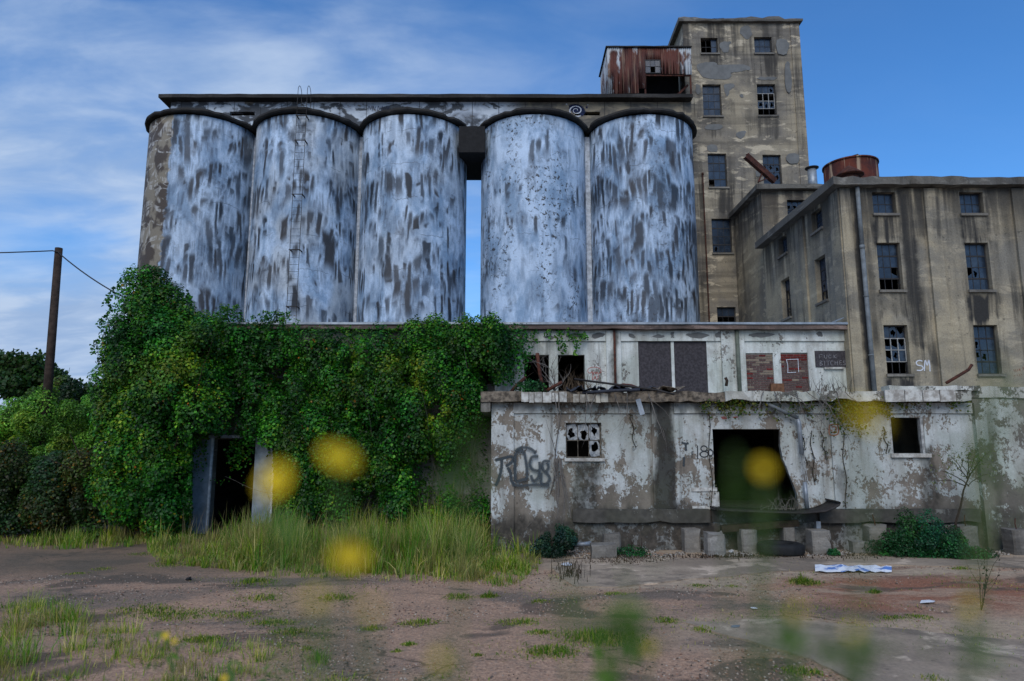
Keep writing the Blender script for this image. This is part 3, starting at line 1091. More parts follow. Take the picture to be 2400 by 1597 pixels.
# ------------------------------------------------------------------ ground
def ground_z(x, y):
    bank = np.clip((5.6 - y) / 4.2, 0, 1)
    bank = bank * bank * (3 - 2 * bank) * 1.05
    und = (fbm(x * .35, y * .35, 5, 4) - .5) * .16 + (fbm(x * 1.7, y * 1.7, 9, 3) - .5) * .05
    near = np.clip((45 - np.hypot(x, y)) / 25, 0, 1)
    bld = np.clip((17.0 - y) / 1.5, 0.15, 1)
    return bank + und * near * bld


xs = np.concatenate([[-900, -300, -120, -60], np.arange(-36, 36.1, .3), [60, 120, 300, 900]])
ys = np.concatenate([[-60, -20, -8], np.arange(-2, 24.1, .22), [27, 32, 40, 60, 120, 300, 900, 1800]])
gxx, gyy = np.meshgrid(xs, ys)
gv = np.stack([gxx.ravel(), gyy.ravel(), ground_z(gxx.ravel(), gyy.ravel())], 1)
nx, ny = len(xs), len(ys)
ii = (np.arange(ny - 1)[:, None] * nx + np.arange(nx - 1)[None, :]).ravel()
gt = np.concatenate([np.stack([ii, ii + 1, ii + nx + 1], 1), np.stack([ii, ii + nx + 1, ii + nx], 1)])
gobj = raw_mesh('ground', gv, gt, M['ground'], None, None, (0, 0, 0))
gobj.data.polygons.foreach_set('use_smooth', [True] * len(gobj.data.polygons))
gobj['kind'] = 'structure'


def gz(x, y):
    return float(ground_z(np.array([x * 1.0]), np.array([y * 1.0]))[0])


# worn concrete slabs let into the yard, draped on the ground with a broken edge
from mathutils.geometry import delaunay_2d_cdt
M['slab'] = concrete('yard_slab', (.43, .335, .245), (.29, .225, .165), (.10, .083, .066), .55, None, .6, 12.0, .5)


def yard_slab(pxpoly, seed, up=.022):
    rg = random.Random(seed)
    cor = [G(u, v) for u, v in pxpoly]
    ring = []
    for i, a in enumerate(cor):
        b = cor[(i + 1) % len(cor)]
        n = max(2, int((b - a).length / .16))
        for k in range(n):
            p = a.lerp(b, k / n)
            t = (b - a).normalized()
            w = .05 * (rg.random() - .5) + .10 * math.sin(k * .31 + i * 2 + seed) * min(1, k / 4, (n - k) / 4)
            ring.append(Vector((p.x - t.y * w, p.y + t.x * w)))
    nr = len(ring)
    pts = list(ring)
    xs_, ys_ = [p.x for p in ring], [p.y for p in ring]
    gx = np.arange(min(xs_), max(xs_), .35)
    gy = np.arange(min(ys_), max(ys_), .3)
    for x in gx:
        for y in gy:
            ins = False
            j = nr - 1
            for i in range(nr):
                if (ring[i].y > y) != (ring[j].y > y) and x < (ring[j].x - ring[i].x) * (y - ring[i].y) / (ring[j].y - ring[i].y) + ring[i].x:
                    ins = not ins
                j = i
            if ins:
                pts.append(Vector((x, y)))
    vo, eo, fo, *_ = delaunay_2d_cdt(pts, [(i, (i + 1) % nr) for i in range(nr)], [], 1, 1e-5)
    V = [(p.x, p.y, gz(p.x, p.y) + up) for p in vo]
    F = [tuple(f) for f in fo]
    mb = MB()
    mb.add(V, F)
    sk = [(p.x, p.y, gz(p.x, p.y) + up) for p in ring] + [(p.x, p.y, gz(p.x, p.y) - .05) for p in ring]
    mb.add(sk, [(i, nr + i, nr + (i + 1) % nr, (i + 1) % nr) for i in range(nr)])
    o = mb.build('concrete_slab', M['slab'])
    return tag(o, kind='structure')


yard_slab([(1290, 1332), (1352, 1378), (1540, 1372), (1760, 1352), (2060, 1330), (2420, 1338), (2480, 1308), (1900, 1306), (1340, 1311)], 2)
yard_slab([(1600, 1462), (1740, 1502), (1900, 1555), (2010, 1612), (2480, 1640), (2480, 1500), (2250, 1486), (2050, 1474), (1800, 1458)], 3)

# ------------------------------------------------------------------ silos
SY, SR, RIMR, ZR = 30.0, 2.40, 2.62, 16.92
SC = [-14.20, -9.36, -4.50, 0.98, 5.92]
SL = ['leftmost silo, its left flank bare brown concrete, blue-white paint streaked dark',
      'silo carrying the steel ladder, second of the row from the left',
      'streaked silo just left of the open slit of sky',
      'least streaked silo, finely flaked, just right of the slit of sky',
      'heavily dark streaked silo beside the tall concrete tower']
SP_ = [dict(seed=1.3, streak=.090, mott=.35, warm=.15, bare=-.42), dict(seed=2.9, streak=.052, mott=.25, warm=.65),
       dict(seed=4.4, streak=.050, mott=.3, warm=.35), dict(seed=6.1, streak=-.030, mott=1.0, warm=.1, fade=.85),
       dict(seed=8.2, streak=.110, mott=.6, warm=.05)]
SILO = []
for i, cx in enumerate(SC):
    t = thing('grain_silo', (cx, SY, 0), SL[i], 'silo', 'row of five grain silos')
    SILO.append(t)
    mp = silo_paint('silo_paint_%d' % i, **SP_[i])
    body = MB()
    prof = [(SR, 0.0)] + [(SR, z) for z in np.linspace(2, ZR - .2, 8)]
    body.lathe(prof, (cx, SY, 0), 72)
    body.build('body', mp, t, True, (cx, SY, 0))
    rim = MB()
    rg = random.Random(i + 40)
    n = 60
    V, F = [], []
    ph = [rg.uniform(0, 6) for _ in range(4)]
    for k in range(n):
        a = 2 * math.pi * k / n
        w = .02 * math.sin(3 * a + ph[0]) + .02 * math.sin(7 * a + ph[1]) + rg.uniform(-.02, .02) - (.07 if rg.random() < .10 else 0)
        r_ = RIMR + w
        zz = .022 * math.sin(4 * a + ph[2]) + rg.uniform(-.022, .022)
        for (rr, z) in ((SR - .05, ZR - .13), (r_ - .05, ZR - .14 + zz), (r_, ZR - .09 + zz), (r_ - .02, ZR + .01 + zz), (SR - .4, ZR + .05)):
            V.append((cx + rr * math.sin(a), SY - rr * math.cos(a), z + i * .004))
    for k in range(n):
        k2 = (k + 1) % n
        for j in range(4):
            F.append((k * 5 + j, k2 * 5 + j, k2 * 5 + j + 1, k * 5 + j + 1))
    F.append(tuple(k * 5 + 4 for k in range(n)))
    rim.add(V, F)
    rim.build('rim', M['roofedge'], t)
M['strip'] = plain('joint_whitewash', (.55, .60, .66), .8, .4, 5)
for i, j in ((0, 1), (1, 2), (3, 4)):
    mb = MB()
    mx = (SC[i] + SC[j]) / 2
    mb.box(mx - .12, mx + .12, SY - .42, SY - .1, 0, ZR - .3)
    mb.build('joint_strip', M['strip'], SILO[i])
# closed bay under the gallery in the slit, its shade put in as near-black colour
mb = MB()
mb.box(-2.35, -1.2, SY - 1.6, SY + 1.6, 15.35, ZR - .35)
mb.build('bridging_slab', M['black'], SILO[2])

# ladder on the second silo
def silo_front(cx, x):
    return SY - math.sqrt(max(SR ** 2 - (x - cx) ** 2, .01))


lx0, lx1 = -9.20, -8.80
ly = silo_front(SC[1], -9.05) - .28
rails = MB()
for x in (lx0, lx1):
    pts = [(x, ly, 5.5), (x, ly, ZR + .55)]
    arc = [(x, ly + .26 - .26 * math.cos(a), ZR + .75 + .34 * math.sin(a)) for a in np.linspace(0, math.pi, 9)]
    pts += arc + [(x, ly + .52, ZR + .05)]
    rails.tube(pts, .012, 6)
lad = rails.build('ladder', M['steel_dark'], SILO[1])
z = 5.7
proto = None
while z < ZR + .3:
    c = Vector(((lx0 + lx1) / 2, ly, z))
    if proto is None:
        q = MB()
        q.tube([(lx0, ly, z), (lx1, ly, z)], .0075, 5)
        proto = q.build('rung', M['steel_dark'], lad, origin=c)
    else:
        share(proto, 'rung', c, lad)
    z += .305
for z in (8.2, 10.6, 13.0, 15.4, ZR - .4):
    q = MB()
    for x in (lx0, lx1):
        q.bar((x, ly + .02, z), (x, ly + .36, z), .05, .03)
    q.bar((lx0 - .04, ly - .02, z), (lx1 + .04, ly - .02, z), .02, .035)
    q.build('bracket', M['steel_dark'], lad)

# ------------------------------------------------------------------ gallery over the silos
gal = thing('silo_gallery', (-4, 29.7, ZR), 'low concrete gallery on top of the silos with flaking mural paint', 'gallery')
GY, GX0, GX1, GZ0, GZ1 = 29.45, -15.75, 8.28, ZR + .06, 18.28
mb = MB()
hs = [(x, x + 1.15, 17.62, 17.80) for x in (-13.0, 2.9, 6.4)]
wall(mb, front(GY), GX0, GX1, GZ0, GZ1, hs, .2)
mb.box(GX0, GX0 + .2, GY + .2, 31.6, GZ0, GZ1)
mb.box(GX0, GX1, 31.6, 31.8, GZ0, GZ1)
mb.build('wall', M['gallery'], gal)
mb = MB()
mb.rough(GX0 - .38, GX1 - .02, GY - .42, 32.1, GZ1 + .002, GZ1 + .17, .6, .014, 3)
mb.build('roof', M['roofedge'], gal)
gT = front(GY)
Z2 = (1280, 220, 14.73)


def gq(pts):
    return on(GY, pts, *Z2)


mural = graffiti(gal, gT, [gq([(800, 470), (900, 430), (1040, 420), (1180, 470), (1270, 560), (1290, 660)]),
                           gq([(800, 560), (900, 520), (1040, 510), (1180, 560), (1280, 700)]),
                           gq([(900, 640), (1040, 600), (1180, 650), (1290, 740)])], .26, M['spray_navy'], 'mural_ground', -.006)
sp = []
for k in range(34):
    a = -.3 + k * .36
    r_ = 30 + k * 7.2
    sp.append((1040 + r_ * 1.05 * math.cos(a), 575 - r_ * .82 * math.sin(a) + k * .5))
sp2 = [(1040 + (x - 1040) * .90, 575 + (y - 575) * .90) for x, y in sp[14:]]
graffiti(gal, gT, [gq(sp), gq(sp2)], .036, M['spray_white'], 'mural_spiral', -.014)


def star(cx, cy, r):
    return [(cx + r * math.cos(math.pi / 2 + k * 4 * math.pi / 5), cy - r * math.sin(math.pi / 2 + k * 4 * math.pi / 5)) for k in range(6)]


for cx, cy, r_, m_ in ((1400, 470, 62, 'spray_navy'), (705, 370, 45, 'spray_white'), (1440, 390, 28, 'spray_white')):
    pl = [P(Z2[0] + x / Z2[2], Z2[1] + y / Z2[2], GY) for x, y in
          [(cx + rr * math.cos(math.pi / 2 + k * math.pi / 5), cy - rr * math.sin(math.pi / 2 + k * math.pi / 5))
           for k in range(10) for rr in ((r_ if k % 2 == 0 else r_ * .42),)]]
    me = MB()
    me.add([(q.x, GY - .012, q.z) for q in pl], [tuple(range(10))])
    o = me.build('mural_star', M['spray_navy'] if 'navy' in m_ else M['paper'], gal)
    if 'navy' in m_:
        at = o.data.attributes.new('edge', 'FLOAT', 'POINT')
        at.data.foreach_set('value', [1.0] * 10)
graffiti(gal, gT, [gq([(-9150, 330), (-9120, 520)]), gq([(-9080, 330), (-9000, 330)])], .03, M['spray_navy'], 'graffiti')
tg = []
for k, x0 in enumerate((862, 872, 884, 893, 903)):
    tg.append(on(GY, [(x0, 262), (x0 + 3, 249), (x0 + 6, 258), (x0 + 9, 250)]))
graffiti(gal, gT, tg, .035, M['spray_navy'], 'graffiti', -.009)

# ------------------------------------------------------------------ corrugated penthouse
pent = thing('corrugated_penthouse', (6.3, 29.3, 18.45), 'rusty corrugated iron penthouse on the gallery roof beside the tower', 'penthouse')
PY, PX0, PX1, PZ0, PZ1 = 29.05, 4.40, 8.26, 18.47, 20.75


def corr(x0, x1, z0, z1, Y, parent, bot=0.0, dz=0.0):
    q = MB()
    n = max(8, int((x1 - x0) / .019))
    V = []
    for i in range(n + 1):
        x = x0 + (x1 - x0) * i / n
        y = Y + .014 * math.sin(2 * math.pi * x / .095)
        V += [(x, y, z0 + bot * random.uniform(-1, 1)), (x, y, z1), (x, y + .004, z1), (x, y + .004, z0)]
    F = []
    for i in range(n):
        for k in range(4):
            k2 = (k + 1) % 4
            F.append((i * 4 + k, (i + 1) * 4 + k, (i + 1) * 4 + k2, i * 4 + k2))
    q.add(V, F)
    return q.build('corrugated_sheet', M['sheet'], parent, True)


w0 = P(1511, 140, PY)
w1 = P(1549, 172, PY)
xs_ = [PX0, PX0 + .72, PX0 + 1.36, w0.x]
for k in range(3):
    corr(xs_[k], xs_[k + 1] + .04, PZ0 + (.0 if k < 2 else .22) + .02 * k, PZ1 - .01 * k, PY + .006 * k, pent, .008)
corr(w0.x + .05, w1.x, w0.z, PZ1 - .02, PY + .02, pent)
corr(w1.x + .02, PX1 - .4, w1.z - .03, PZ1 - .015, PY + .012, pent, .012)
corr(PX1 - .42, PX1, w1.z - .06, PZ1 - .02, PY + .004, pent, .01)
mb = MB()
for (y0, y1) in ((PY + .05, 30.3), (30.28, 31.5)):
    n = int((y1 - y0) / .019)
    V = []
    for i in range(n + 1):
        y = y0 + (y1 - y0) * i / n
        x = PX0 + .014 * math.sin(2 * math.pi * y / .095)
        V += [(x, y, PZ0), (x, y, PZ1), (x + .004, y, PZ1), (x + .004, y, PZ0)]
    q = MB()
    q.add(V, [(i * 4 + k, (i + 1) * 4 + k, (i + 1) * 4 + (k + 1) % 4, i * 4 + (k + 1) % 4) for i in range(n) for k in range(4)])
    q.build('corrugated_sheet', M['sheet'], pent, True)
mb.box(PX0 + .1, PX1, 31.45, 31.5, PZ0, PZ1)
mb.box(PX0 + .1, PX1, PY + .2, 31.45, PZ0 - .05, PZ0 + .01)
mb.build('back_wall', M['black'], pent)
mb = MB()
mb.rough(PX0 - .08, PX1 + .03, PY - .08, 31.6, PZ1 + .003, PZ1 + .05, .4, .006, 5)
mb.build('roof', M['roofedge'], pent)
mb = MB()
for x in (PX0 + .06, w0.x, PX1 - .06):
    mb.box(x - .035, x + .035, PY + .05, PY + .12, PZ0, PZ1)
mb.box(PX0 + .1, PX1 - .1, PY + .051, PY + .119, w1.z - .10, w1.z - .03)
mb.build('post', M['rust'], pent)
mb = MB()
mb.bar((PX1 - .75, PY + .5, PZ0 + .05), (PX1 - .05, PY + .6, PZ0 + .75), .09, .09)
mb.build('brace', M['rust'], pent)
window(pent, front(PY), (w0.x, w1.x, w1.z, w0.z), 3, 2, 'www w.w', .0, False, seed=3, label='six light sash, its lower middle pane gone')

# ------------------------------------------------------------------ tower
TY, TX0, TX1, TZ = 30.5, 8.32, 13.96, 22.95
tow = thing('concrete_tower', (11.1, TY, 0), 'tall tan concrete elevator tower with grey plaster repairs', 'tower')
TW = [((1642.6, 89, 1682.8, 125.4), 2, '..w ..w', (), None), ((1768, 87, 1809.7, 125), 2, '', (), None),
      ((1647.5, 198, 1691, 272), 4, '', (1, 3), None), ((1775.5, 197.5, 1819, 271), 4, 'wwh ... hhh ...', (1, 3), (1, 3)),
      ((1660, 360, 1704, 439), 4, 'www www www .ww', (1, 3), None), ((1789, 363, 1832, 439), 4, 'www hhh whh www', (1,), None),
      ((1669, 513, 1715, 593), 4, 'www www www hww', (1, 3), None), ((1682, 720, 1726, 800), 4, 'www ... ... ...', (1,), None)]
holes = []
for (px, rows, st, bars, wh) in TW:
    holes.append(rect(*px, TY))
holes[5] = (holes[5][0], holes[5][1], holes[5][3] - (holes[4][3] - holes[4][2]), holes[5][3])
mb = MB()
wall(mb, front(TY), TX0, TX1, 0, TZ, holes, .3)
mb.box(TX0, TX0 + .3, TY + .3, 34.2, 0, TZ)
mb.box(TX1 - .3, TX1, TY + .3, 34.2, 0, TZ)
mb.box(TX0 + .3, TX1 - .3, 33.9, 34.2, 0, TZ)
mb.build('wall', M['tower'], tow)
for x0, x1 in ((TX0 - .015, TX0 + .42), (TX1 - .42, TX1 + .015)):
    mb = MB()
    mb.box(x0, x1, TY - .05, TY + .02, 0, TZ - .05)
    mb.build('pilaster', M['tower'], tow)
mb = MB()
mb.box(TX0 + .3, TX1 - .3, TY + .3, 33.9, 14.6, 14.8)
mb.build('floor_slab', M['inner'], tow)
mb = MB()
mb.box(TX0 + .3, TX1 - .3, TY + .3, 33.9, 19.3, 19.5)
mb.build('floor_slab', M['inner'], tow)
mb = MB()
rg = random.Random(5)
n = 22
V, F = [], []
for i in range(n + 1):
    x = TX0 - .22 + (TX1 - TX0 + .36) * i / n
    lump = .10 * max(0, math.sin(i * .55 + .6)) + rg.uniform(0, .05) + (.14 if 16 <= i <= 18 else 0)
    e = rg.uniform(-.03, .03)
    for (y, z) in ((TY - .20 + e, TZ + .0), (34.4, TZ), (34.4, TZ + .2), (TY - .1, TZ + .16 + lump), (TY - .22 + e, TZ + .11 + rg.uniform(-.03, .02))):
        V.append((x, y, z))
for i in range(n):
    for k in range(5):
        F.append((i * 5 + k, (i + 1) * 5 + k, (i + 1) * 5 + (k + 1) % 5, i * 5 + (k + 1) % 5))
F += [(4, 3, 2, 1, 0), tuple(n * 5 + k for k in range(5))]
mb.add(V, F)
mb.build('roof', M['cornice'], tow)
mb = MB()
for x0, x1, z0, z1 in ((9.4, 10.4, .30, .34), (11.3, 11.8, .36, .28)):
    mb.tube([(x0, TY + .1, TZ + z0 - .02), ((x0 + x1) / 2, TY + .1, TZ + z0 + .02), (x1, TY + .1, TZ + z1)], .012, 4)
mb.build('loose_roof_wire', M['wire'], tow)
for k, (px, rows, st, bars, wh) in enumerate(TW):
    window(tow, front(TY), holes[k], 3, rows, st, .14, True, bars=bars, white=wh, seed=k + 20)
Z3 = (1380, 0, 3.484)
PATCH = [[(1245, 215), (1300, 205), (1325, 240), (1335, 290), (1300, 325), (1250, 300), (1230, 265)],
         [(1065, 345), (1170, 335), (1145, 380), (1140, 430), (1095, 432), (1068, 400)],
         [(1520, 330), (1620, 330), (1630, 395), (1620, 455), (1530, 450)],
         [(870, 535), (970, 510), (1040, 512), (1060, 530), (1310, 530), (1315, 580), (1150, 590), (1170, 610), (1140, 650), (930, 645), (890, 580)],
         [(1590, 515), (1640, 510), (1655, 760), (1605, 765)],
         [(1370, 635), (1480, 628), (1550, 640), (1500, 660), (1390, 655)],
         [(1100, 690), (1180, 685), (1195, 710), (1150, 740), (1130, 800), (1100, 750)],
         [(945, 1020), (1090, 1015), (1100, 1060), (950, 1065)],
         [(1610, 1260), (1710, 1255), (1715, 1340), (1620, 1345)],
         [(1195, 1080), (1285, 1070), (1280, 1100), (1240, 1140), (1205, 1120)],
         [(1230, 770), (1260, 765), (1260, 800), (1235, 805)],
         [(870, 690), (905, 700), (915, 760), (880, 780)], [(1360, 1390), (1450, 1385), (1440, 1440), (1370, 1450)],
         [(960, 1180), (1050, 1185), (1060, 1235), (970, 1240)]]


def patch(parent, Y, pts, s, mat, th=.02, name='plaster_patch'):
    rg = random.Random(len(pts) * 7 + int(pts[0][0]))
    q = [Vector(p) for p in pts]
    for _ in range(2):
        r_ = []
        for i in range(len(q)):
            a, b = q[i], q[(i + 1) % len(q)]
            r_ += [a * .78 + b * .22, a * .22 + b * .78]
        q = [v + Vector((rg.uniform(-5, 5), rg.uniform(-4, 4))) * (s[2] / 3.5) for v in r_]
    w = [P(s[0] + v.x / s[2], s[1] + v.y / s[2], Y) for v in q]
    n = len(w)
    mb = MB()
    mb.add([(v.x, Y - th, v.z) for v in w] + [(v.x, Y + .01, v.z) for v in w],
           [tuple(range(n))] + [(i, n + i, n + (i + 1) % n, (i + 1) % n) for i in range(n)])
    return mb.build(name, mat, parent)


for pts in PATCH:
    patch(tow, TY, pts, Z3, M['patch'], .018 if max(p[0] for p in pts) < 1585 and min(p[0] for p in pts) > 860 else .062)
mb = MB()
mb.tube([(TX0 + .62, TY - .09, 6.0), (TX0 + .62, TY - .09, P(1648, 412, TY).z)], .03, 6)
mb.tube([(TX0 + .62, TY - .09, P(1648, 412, TY).z), (TX0 + .62, TY - .09, P(1648, 412, TY).z + .1)], .055, 6)
mb.build('standpipe', M['rust'], tow)

# ------------------------------------------------------------------ mid block behind the mill
BX0, BX1, BY, BZ = 10.30, 17.0, 26.95, 13.0
blk = thing('rear_block', (13, BY, 0), 'small concrete block rising between the mill and the tower', 'building')
hb = [rect(1846, 469, 1890, 530, BY)]
mb = MB()
wall(mb, front(BY), BX0, BX1, 0, BZ, hb, .3)
mb.box(BX0, BX0 + .3, BY + .3, TY - .06, 0, BZ)
mb.box(BX1 - .3, BX1, BY + .3, TY - .06, 0, BZ)
mb.build('wall', M['block'], blk)
mb = MB()
mb.rough(BX0 - .26, BX1 + .2, BY - .26, TY - .07, BZ + .002, BZ + .2, .4, .015, 8, chip=.08)
mb.build('cornice', M['cornice'], blk)
window(blk, front(BY), hb[0], 3, 3, 'hhw', .14, False, seed=31)

# ------------------------------------------------------------------ mill
MX0, MX1, MY, MZ, MYB = 10.20, 23.0, 20.30, 10.50, 26.85
mill = thing('mill_building', (16, MY, 0), 'large stained tan concrete mill building with steel windows at right', 'building')
MW = [((2045.6, 450.7, 2100, 501), 2, '', (), None), ((2250, 450.7, 2305, 501), 2, '', (), None),
      ((2056.7, 569, 2117, 680), 4, 'www www wws ...', (1, 3), None), ((2263, 569, 2327, 680), 4, 'www www shw www', (1, 3), None),
      ((2073.7, 762, 2135, 877), 4, 'whs sss shw ...', (1, 3), (1, 3)), ((2283, 762, 2347, 877), 4, 'www hww hhw www', (1, 3), None)]
hm = [rect(*w[0], MY) for w in MW]
for k in (2, 4):            # columns of openings stand above one another
    hm[k] = (hm[0][0], hm[0][1], hm[k][2], hm[k][3])
    hm[k + 1] = (hm[1][0], hm[1][1], hm[k + 1][2], hm[k + 1][3])
mb = MB()
wall(mb, front(MY), MX0, MX1, 0, MZ, hm, .3)
SW = [((21.55, 22.33), (hm[0][2], hm[0][3]), 3, 2, '', ()), ((24.45, 25.25), (hm[0][2], hm[0][3]), 3, 2, '', ()),
      ((21.55, 22.33), (hm[2][2], hm[2][3]), 3, 4, 'www hhw swh ...', (1, 3)), ((24.45, 25.25), (hm[2][2], hm[2][3]), 3, 4, 'www wh. hh. ...', (1, 3))]
hsd = [(a[0], a[1], z[0], z[1]) for a, z, *_ in SW]
wall(mb, left(MX0), MY + .3, MYB, 0, MZ, hsd, .3)
mb.box(MX1 - .3, MX1, MY + .3, MYB, 0, MZ)
mb.box(MX0 + .3, MX1 - .3, MYB - .3, MYB, 0, MZ)
mb.build('wall', M['mill'], mill)
mb = MB()
mb.box(MX0 + .3, MX1 - .3, MY + .3, MYB - .3, 6.6, 6.8)
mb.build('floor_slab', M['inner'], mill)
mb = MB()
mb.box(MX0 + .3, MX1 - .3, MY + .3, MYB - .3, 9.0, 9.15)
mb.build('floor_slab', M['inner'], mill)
mb = MB()
mb.rough(MX0 - .30, MX1 + .2, MY - .30, MYB + .05, MZ + .002, MZ + .27, .3, .018, 11, chip=.06)
mb.build('cornice', M['cornice'], mill)
for (u0, u1, v) in ((1968, 1990, 470), (2161, 2193, 450), (2372, 2400, 500)):
    a, b_ = P(u0, v, MY), P(u1, v, MY)
    mb = MB()
    mb.box(a.x if u0 > 1970 else MX0 - .03, b_.x, MY - .085, MY + .02, 0, MZ - .03)
    mb.build('pilaster', M['mill'], mill)
for y0, y1 in ((MY - .02, MY + .62), (22.9, 23.3)):
    mb = MB()
    mb.box(MX0 - .07, MX0 + .02, y0, y1, 0, MZ - .03)
    mb.build('pilaster', M['mill'], mill)
for k, (px, rows, st, bars, wh) in enumerate(MW):
    window(mill, front(MY), hm[k], 3, rows, st, .15, True, bars=bars, white=wh, seed=50 + k)
for k, (a, zz, c_, rows, st, bars) in enumerate(SW):
    window(mill, left(MX0), hsd[k], c_, rows, st, .17, True, 'y', bars=bars, seed=70 + k)
dx = P(2004, 440, MY).x
mb = MB()
mb.tube([(dx, MY - .13, MZ - .02), (dx, MY - .13, 8.55)], .062, 10)
mb.tube([(dx, MY - .13, 8.62), (dx, MY - .13, 8.5)], .075, 10)
mb.tube([(dx, MY - .13, 8.55), (dx + .012, MY - .14, 3.95)], .066, 10)
for z in (5.2, 7.0):
    mb.tube([(dx, MY - .13, z), (dx, MY - .13, z + .05)], .078, 10)
mb.build('downpipe', M['pipe'], mill, True)
mT = front(MY)
Z5 = (2130, 820, 8.73)
graffiti(mill, mT, [on(MY, [(275, 235), (215, 220), (155, 250), (170, 310), (265, 335), (290, 385), (240, 425), (160, 420)], *Z5),
                    on(MY, [(318, 435), (320, 320), (335, 215), (375, 320), (405, 215), (425, 320), (432, 445)], *Z5)], .055, M['spray_white'])
graffiti(mill, mT, [on(MY, q, *Z5) for q in ([(2140, 400), (2165, 450)], [(2185, 400), (2190, 440), (2225, 430), (2215, 395)],
                                             [(2250, 390), (2255, 435)], [(2252, 395), (2280, 400), (2260, 415), (2285, 435)],
                                             [(2320, 350), (2350, 400)], [(2345, 345), (2330, 410)],
                                             [(2150, 520), (2170, 560)], [(2215, 510), (2225, 550)], [(2255, 500), (2265, 545)], [(2290, 500), (2315, 530)])],
         .018, M['chalk_red'])

# things on the mill and block roofs
tkc = P(2006, 395, 24.0)
tank = thing('rusty_roof_tank', (tkc.x, 24.4, MZ + .27), 'round rust-red steel tank on the mill roof', 'tank')
ztop = P(2000, 366, 23.5).z
mb = MB()
mb.lathe([(.93, MZ + .27), (.93, ztop), (.90, ztop), (.88, ztop - .3)], (tkc.x, 24.4, 0), 40, cap=False)
mb.lathe([(.97, ztop - .03), (.97, ztop + .02), (.90, ztop + .02), (.90, ztop - .03)], (tkc.x, 24.4, 0), 40, cap=False)
mb.build('shell', M['tank'], tank, True)
mb = MB()
mb.add([(tkc.x - .55, 23.7, ztop + .02), (tkc.x - .1, 23.6, ztop + .13), (tkc.x + .2, 23.9, ztop + .12), (tkc.x + .12, 24.6, ztop + .06), (tkc.x - .5, 24.5, ztop + .03),
        (tkc.x - .55, 23.7, ztop + .0), (tkc.x - .1, 23.6, ztop + .10), (tkc.x + .2, 23.9, ztop + .08), (tkc.x + .12, 24.6, ztop + .03), (tkc.x - .5, 24.5, ztop + .0)],
       [(0, 1, 2, 3, 4), (9, 8, 7, 6, 5)] + [(i, 5 + i, 5 + (i + 1) % 5, (i + 1) % 5) for i in range(5)])
mb.build('buckled_lid', M['steel_dark'], tank)
cc = P(1990, 405, 22.2)
vent = thing('cone_vent', (cc.x, 22.2, MZ + .27), 'low rusty cone roof vent in front of the round tank', 'vent')
apz = P(1988, 389, 22.2).z
mb = MB()
mb.lathe([(.46, apz - .38), (.46, apz - .35), (.10, apz - .05), (.03, apz)], (cc.x, 22.2, 0), 28)
mb.build('cone', M['rust'], vent, True)
mb = MB()
mb.lathe([(.3, MZ + .2), (.3, apz - .36)], (cc.x, 22.2, 0), 20)
mb.build('collar', M['rust'], vent, True)
vc = P(1904, 415, 27.6)
vp = thing('vent_pipe', (vc.x, 27.6, BZ + .2), 'pale blue-grey vent pipe with flared cap on the rear block', 'vent pipe')
vt = P(1902, 398, 27.6).z
mb = MB()
mb.lathe([(.19, BZ + .1), (.18, vt)], (vc.x, 27.6, 0), 20)
mb.build('pipe', M['zinc'], vp, True)
mb = MB()
mb.lathe([(.17, vt - .01), (.28, vt + .05), (.28, vt + .08), (.1, vt + .13)], (vc.x, 27.6, 0), 20)
mb.build('cap', M['steel_dark'], vp, True)
bm = thing('leaning_steel_beam', P(1822, 425, 27.3), 'rusted steel channel beam leaning up from the rear block roof', 'beam')
p0, p1 = P(1818, 424, 27.4), P(1750, 364, 27.0)
mb = MB()
mb.bar(p0, p1, .05, .24)
d_ = (p1 - p0).normalized()
sd = d_.cross(Vector((0, 0, 1))).normalized()
up_ = sd.cross(d_)
for s_ in (-1, 1):
    mb.bar(p0 + up_ * .11 * s_ + sd * .07, p1 + up_ * .11 * s_ + sd * .07, .16, .025, up_)
mb.build('channel', M['rust'], bm)
mb = MB()
mb.bar(P(1790, 396, 27.3), P(1777, 428, 27.3), .06, .06)
mb.bar(P(1777, 427, 27.35), P(1800, 418, 27.35), .04, .04)
mb.build('prop', M['rust'], bm)
mb = MB()
rg = random.Random(77)
for k in range(5):
    twigs(mb, (P(2068, 408, 23).x + rg.uniform(-.12, .25), 23, MZ + .25), rg.uniform(.3, .62), .012, 6, (rg.uniform(-.1, .1), 0, 1), .12, 0, 2, 1, 4, rg)
pts = np.array(mb.v)
rw = thing('rooftop_weed', (P(2068, 408, 23).x, 23, MZ + .25), 'thin weed growing on the mill roof beside the tank', 'weed')
mb.build('stem', M['twig_dark'], rw)
k_ = RNG.integers(0, len(pts), 120)
leaves('leaf', pts[k_] + RNG.normal(0, .015, (120, 3)), RNG.uniform(.03, .06, 120), np.tile((.02, .03, .012), (120, 1)), M['leaf'], rw)

# ------------------------------------------------------------------ upper shed (long white wall behind the dock)
UY = 20.6
ux = lambda u, v=850: P(u, v, UY).x
uz = lambda v, u=1500: P(u, v, UY).z
UZT = P(1500, 772, UY - .28).z           # under side of the fascia
FZT = P(1500, 757, UY - .32).z
UX0, UX1 = -9.95, 10.14
shed = thing('white_shed', (0, UY, 0), 'long white painted shed with boarded and bricked openings, left half under vines', 'building')
M['shed'] = peel('shed_paint', .585, [(P(1439, 850, UY).x - .07, P(1439, 850, UY).x + .09, 3.0, UZT + .4, .10, .85)], None,
                 (.66, .69, .66), (.25, .235, .21), 2.0, .12)
O = [rect(1229, 832, 1287, 925, UY), rect(1308, 832, 1371, 925, UY), rect(1497, 797, 1574, 925, UY), rect(1581, 797, 1658, 925, UY),
     rect(1750, 828, 1814, 925, UY), rect(1832, 827, 1896, 925, UY)]
LZ = 3.55
